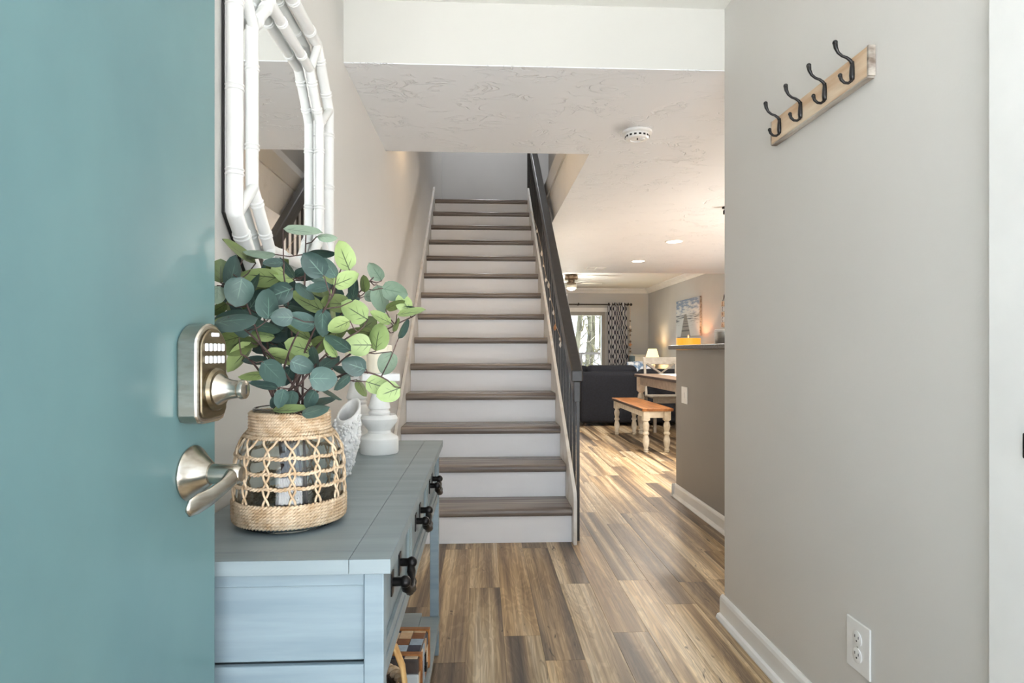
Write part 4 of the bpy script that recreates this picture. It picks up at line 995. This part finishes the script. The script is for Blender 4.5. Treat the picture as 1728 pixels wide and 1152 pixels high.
def curtain_mat():
    m = bpy.data.materials.new('navy_trellis_print'); nt, b = nodes_of(m); N = nt.nodes; L = nt.links
    uv = N.new('ShaderNodeUVMap'); sp = N.new('ShaderNodeSeparateXYZ'); L.new(uv.outputs[0], sp.inputs[0])
    def mth(op, a, bb=0):
        q = N.new('ShaderNodeMath'); q.operation = op
        for k, v in enumerate((a, bb)):
            if isinstance(v, (int, float)): q.inputs[k].default_value = v
            else: L.new(v, q.inputs[k])
        return q.outputs[0]
    cu_ = mth('COSINE', mth('MULTIPLY', sp.outputs['X'], 2*PI/.13)); cv_ = mth('COSINE', mth('MULTIPLY', sp.outputs['Y'], 2*PI/.21))
    f_ = mth('ABSOLUTE', mth('ADD', cu_, mth('MULTIPLY', cv_, .75)))
    r = N.new('ShaderNodeMapRange'); r.inputs['From Min'].default_value = .42; r.inputs['From Max'].default_value = .55; L.new(f_, r.inputs[0])
    x = N.new('ShaderNodeMix'); x.data_type = 'RGBA'; L.new(r.outputs[0], x.inputs[0]); x.inputs[6].default_value = rgb(40, 44, 62); x.inputs[7].default_value = rgb(206, 206, 208)
    L.new(x.outputs[2], b.inputs['Base Color']); b.inputs['Roughness'].default_value = .9
    return m
def curtain(label, x0, x1):
    t = thing('curtain', label, 'curtain', ((x0+x1)/2, 13.68, 0))
    nx, nz = 96, 24; vs_, fs_, uvs = [], [], []
    s_acc = [0]; W_ = x1-x0; prev = None
    for i in range(nx+1):
        u = i/nx; p = (u*W_, .045*math.sin(u*2*PI*4.5))
        if prev: s_acc.append(s_acc[-1]+math.hypot(p[0]-prev[0], p[1]-prev[1]))
        prev = p
    for j in range(nz+1):
        v = j/nz; z = .06+v*2.065; fl_ = 1+.22*(1-v)
        for i in range(nx+1):
            u = i/nx
            vs_.append(((u-.5)*W_*fl_+.01*math.sin(9*u+5*v)+(1-v)*.04, .042*math.sin(u*2*PI*4.5+.3*math.sin(4*v)), z)); uvs.append((s_acc[i], z))
    for j in range(nz):
        for i in range(nx):
            a = j*(nx+1)+i; fs_.append((a, a+1, a+nx+2, a+nx+1))
    me = bpy.data.meshes.new('fabric'); me.from_pydata(vs_, [], fs_); me.update()
    ul = me.uv_layers.new(name='UVMap')
    for lp in me.loops: ul.data[lp.index].uv = uvs[lp.vertex_index]
    for p in me.polygons: p.use_smooth = True
    me.materials.append(curtain_mat())
    o = bpy.data.objects.new('fabric', me); C.objects.link(o); o.parent = t
    sm = o.modifiers.new('thick', 'SOLIDIFY'); sm.thickness = .002
    for k in range(9):
        xx = (-.5+(k+.5)/9)*W_
        MB().tube([(xx, .026*math.cos(a), 2.085+.026*math.sin(a)) for a in [2*PI*q/16 for q in range(16)]], .004, 6, closed=True).build('grommet', M['rodm'], t, smooth=True)
curtain('white curtain with a navy trellis print at the right of the sliding door', 2.77, 3.17)
sg2 = thing('starfish_garland', 'string of orange and brown shells hanging from the curtain rod end', 'garland', (3.245, 13.62, 2.07))
MB().tube([(0, .03, .02), (0, 0, -.05), (.01, 0, -1.33)], .004, 5).build('cord', M['board'], sg2)
for k, (z, m_) in enumerate(((-.35, 'shell_brown'), (-.48, 'shell_white'), (-.56, 'shell_brown'), (-.66, 'shell_brown'), (-.80, 'shell_brown'), (-.87, 'shell_orange'), (-.95, 'shell_brown'), (-1.02, 'shell_brown'), (-1.12, 'shell_orange'), (-1.19, 'shell_orange'), (-1.33, 'shell_orange'))):
    r = .028+.012*(k % 3); mb = MB()
    pts = [((r if q % 2 == 0 else r*.45)*math.cos(PI*q/5+k), (r if q % 2 == 0 else r*.45)*math.sin(PI*q/5+k)+z) for q in range(10)]
    mb.prism(pts, -.018, -.004, 'y'); mb.build('starfish', M[m_], sg2, bevel=.003)
fn = thing('ceiling_fan', 'bronze ceiling fan with pale blades and a glass bowl over the living room', 'fan', (1.62, 11.3, 2.44), .12)
MB().lathe([(.001, -.0005), (.10, -.0005), (.115, -.02), (.12, -.075), (.105, -.095), (.06, -.10), (.055, -.13), (.08, -.14), (.085, -.175), (.05, -.19), (.001, -.19)], 36).build('motor_housing', M['bronze'], fn, smooth=35)
MB().lathe([(.09, -.185), (.10, -.195), (.10, -.215), (.085, -.25), (.05, -.275), (.001, -.285)], 32).build('glass_bowl', M['frost'], fn, smooth=40)
l = bpy.data.lights.new('fan_light', 'POINT'); l.energy = 16; l.color = (1, .95, .88); l.shadow_soft_size = .1
o = bpy.data.objects.new('fan_light', l); C.objects.link(o); o.location = (1.62, 11.3, 2.08)
for k in range(5):
    a = 2*PI*k/5
    ar = MB().box(.07, .20, -.014, .014, -.150, -.142).build('blade_iron', M['bronze'], fn, rot=(0, 0, a))
    MB().prism([(.17, -.045), (.50, -.065), (.555, -.05), (.575, 0), (.555, .05), (.50, .065), (.17, .045)], -.004, .004).build('blade', M['blade'], fn, loc=(0, 0, -.152), rot=Euler((0, 0, a)).to_matrix().to_4x4().to_euler() if False else Euler((math.radians(10), 0, a)), bevel=.002)

# ------------------------------------------------------------------ balcony and trees outside
bk = thing('balcony', 'balcony with a black metal railing outside the sliding door', 'balcony', (1.9, 14.9, 0))
MB().box(-2.2, 2.2, -.96, .7, -.14, -.04).build('deck', M['sand'], bk)
MB().box(-2.2, 2.2, .58, .64, .98, 1.03).build('top_rail', M['black_rail'], bk)
MB().box(-2.2, 2.2, .60, .63, .04, .07).build('bottom_rail', M['black_rail'], bk)
for x in (-2.1, -.7, .55, 2.1): MB().box(x-.04, x+.04, .57, .65, -.04, 1.0).build('post', M['black_rail'], bk)
for k in range(40):
    x = -2.1+k*.107; MB().box(x-.008, x+.008, .607, .623, .07, .98).build('picket', M['black_rail'], bk)
rt = random.Random(11)
def tree(label, x, y_, lean, r, ht, nb=13):
    t = thing('bare_tree', label, 'tree', (x, y_, -3), 0, 'bare trees beyond the balcony')
    pts = [(lean*z+.12*math.sin(z*.9+x), .1*math.sin(z*.7+y_), z) for z in [ht*k/14 for k in range(15)]]
    MB().tube(pts, [r*(1-.6*k/14) for k in range(15)], 10).build('trunk', M['bark'], t, smooth=True)
    for k in range(13):
        b0 = Vector(pts[4+k % 10]); a = rt.uniform(0, 2*PI); ln = rt.uniform(.5, 1.1)
        mb = MB(); q = [b0]
        for s_ in range(5): q.append(q[-1]+Vector((math.cos(a)*ln/5, math.sin(a)*ln/5, ln/5*rt.uniform(.2, 1.1)))+Vector((rt.uniform(-.1, .1), 0, 0)))
        rr = r*.26; mb.tube(q, [rr*(1-.8*i/5) for i in range(6)], 6)
        for s_ in range(4):
            c0 = q[1+s_]; a2 = rt.uniform(0, 2*PI); tw = [c0]
            for z in range(3): tw.append(tw[-1]+Vector((math.cos(a2)*.22, math.sin(a2)*.22, rt.uniform(-.05, .3))))
            mb.tube(tw, [.018, .014, .010, .005], 5)
        mb.build('branch', M['bark'], t, smooth=True)
tree('leftmost bare tree trunk seen through the sliding door', 2.62, 17.5, .012, .12, 8)
tree('forked-looking pale tree trunk in the middle of the sliding door', 3.45, 21.5, .03, .12, 8)
tree('leaning bare tree trunk nearest the curtain', 4.1, 25.5, .07, .16, 8)
tree('slim bare tree beyond the railing close to the stair rail', 2.4, 29, -.02, .16, 9)
tree('distant slim bare tree beside the door frame', 6.4, 33, .0, .17, 9)

# upstairs sconce that lights the stair wall
sc = thing('wall_sconce', 'warm wall sconce on the stair wall just above the low ceiling', 'wall lamp', (XL, 4.05, 2.72))
MB().box(.0005, .012, -.04, .04, -.05, .05).build('back_plate', M['rodm'], sc)
MB().lathe([(.05, 0), (.07, .14), (.066, .14), (.046, 0)], 24, (.085, 0, -.06), cap=False).build('shade', M['frost'], sc, smooth=35)
MB().tube([(.01, 0, -.03), (.06, 0, -.04), (.085, 0, -.02)], .006, 8).build('arm', M['rodm'], sc)
l = bpy.data.lights.new('sconce_bulb', 'POINT'); l.energy = 5; l.color = (1, .68, .36); l.shadow_soft_size = .03
o = bpy.data.objects.new('sconce_bulb', l); C.objects.link(o); o.location = (XL+.085, 4.05, 2.63)
ul_ = thing('upstairs_ceiling_light', 'round ceiling light above the head of the stairs', 'ceiling light', (.1, 7.3, 5.0))
MB().lathe([(.001, -.0005), (.15, -.0005), (.15, -.02), (.001, -.02)], 30).build('base', M['plastic'], ul_, smooth=35)
MB().lathe([(.14, -.021), (.13, -.05), (.09, -.075), (.001, -.085)], 30).build('diffuser', M['led'], ul_, smooth=35)
area('upstairs_light', (.1, 7.3, 4.9), (0, 0, 0), .25, .25, 9, (.90, .94, 1))
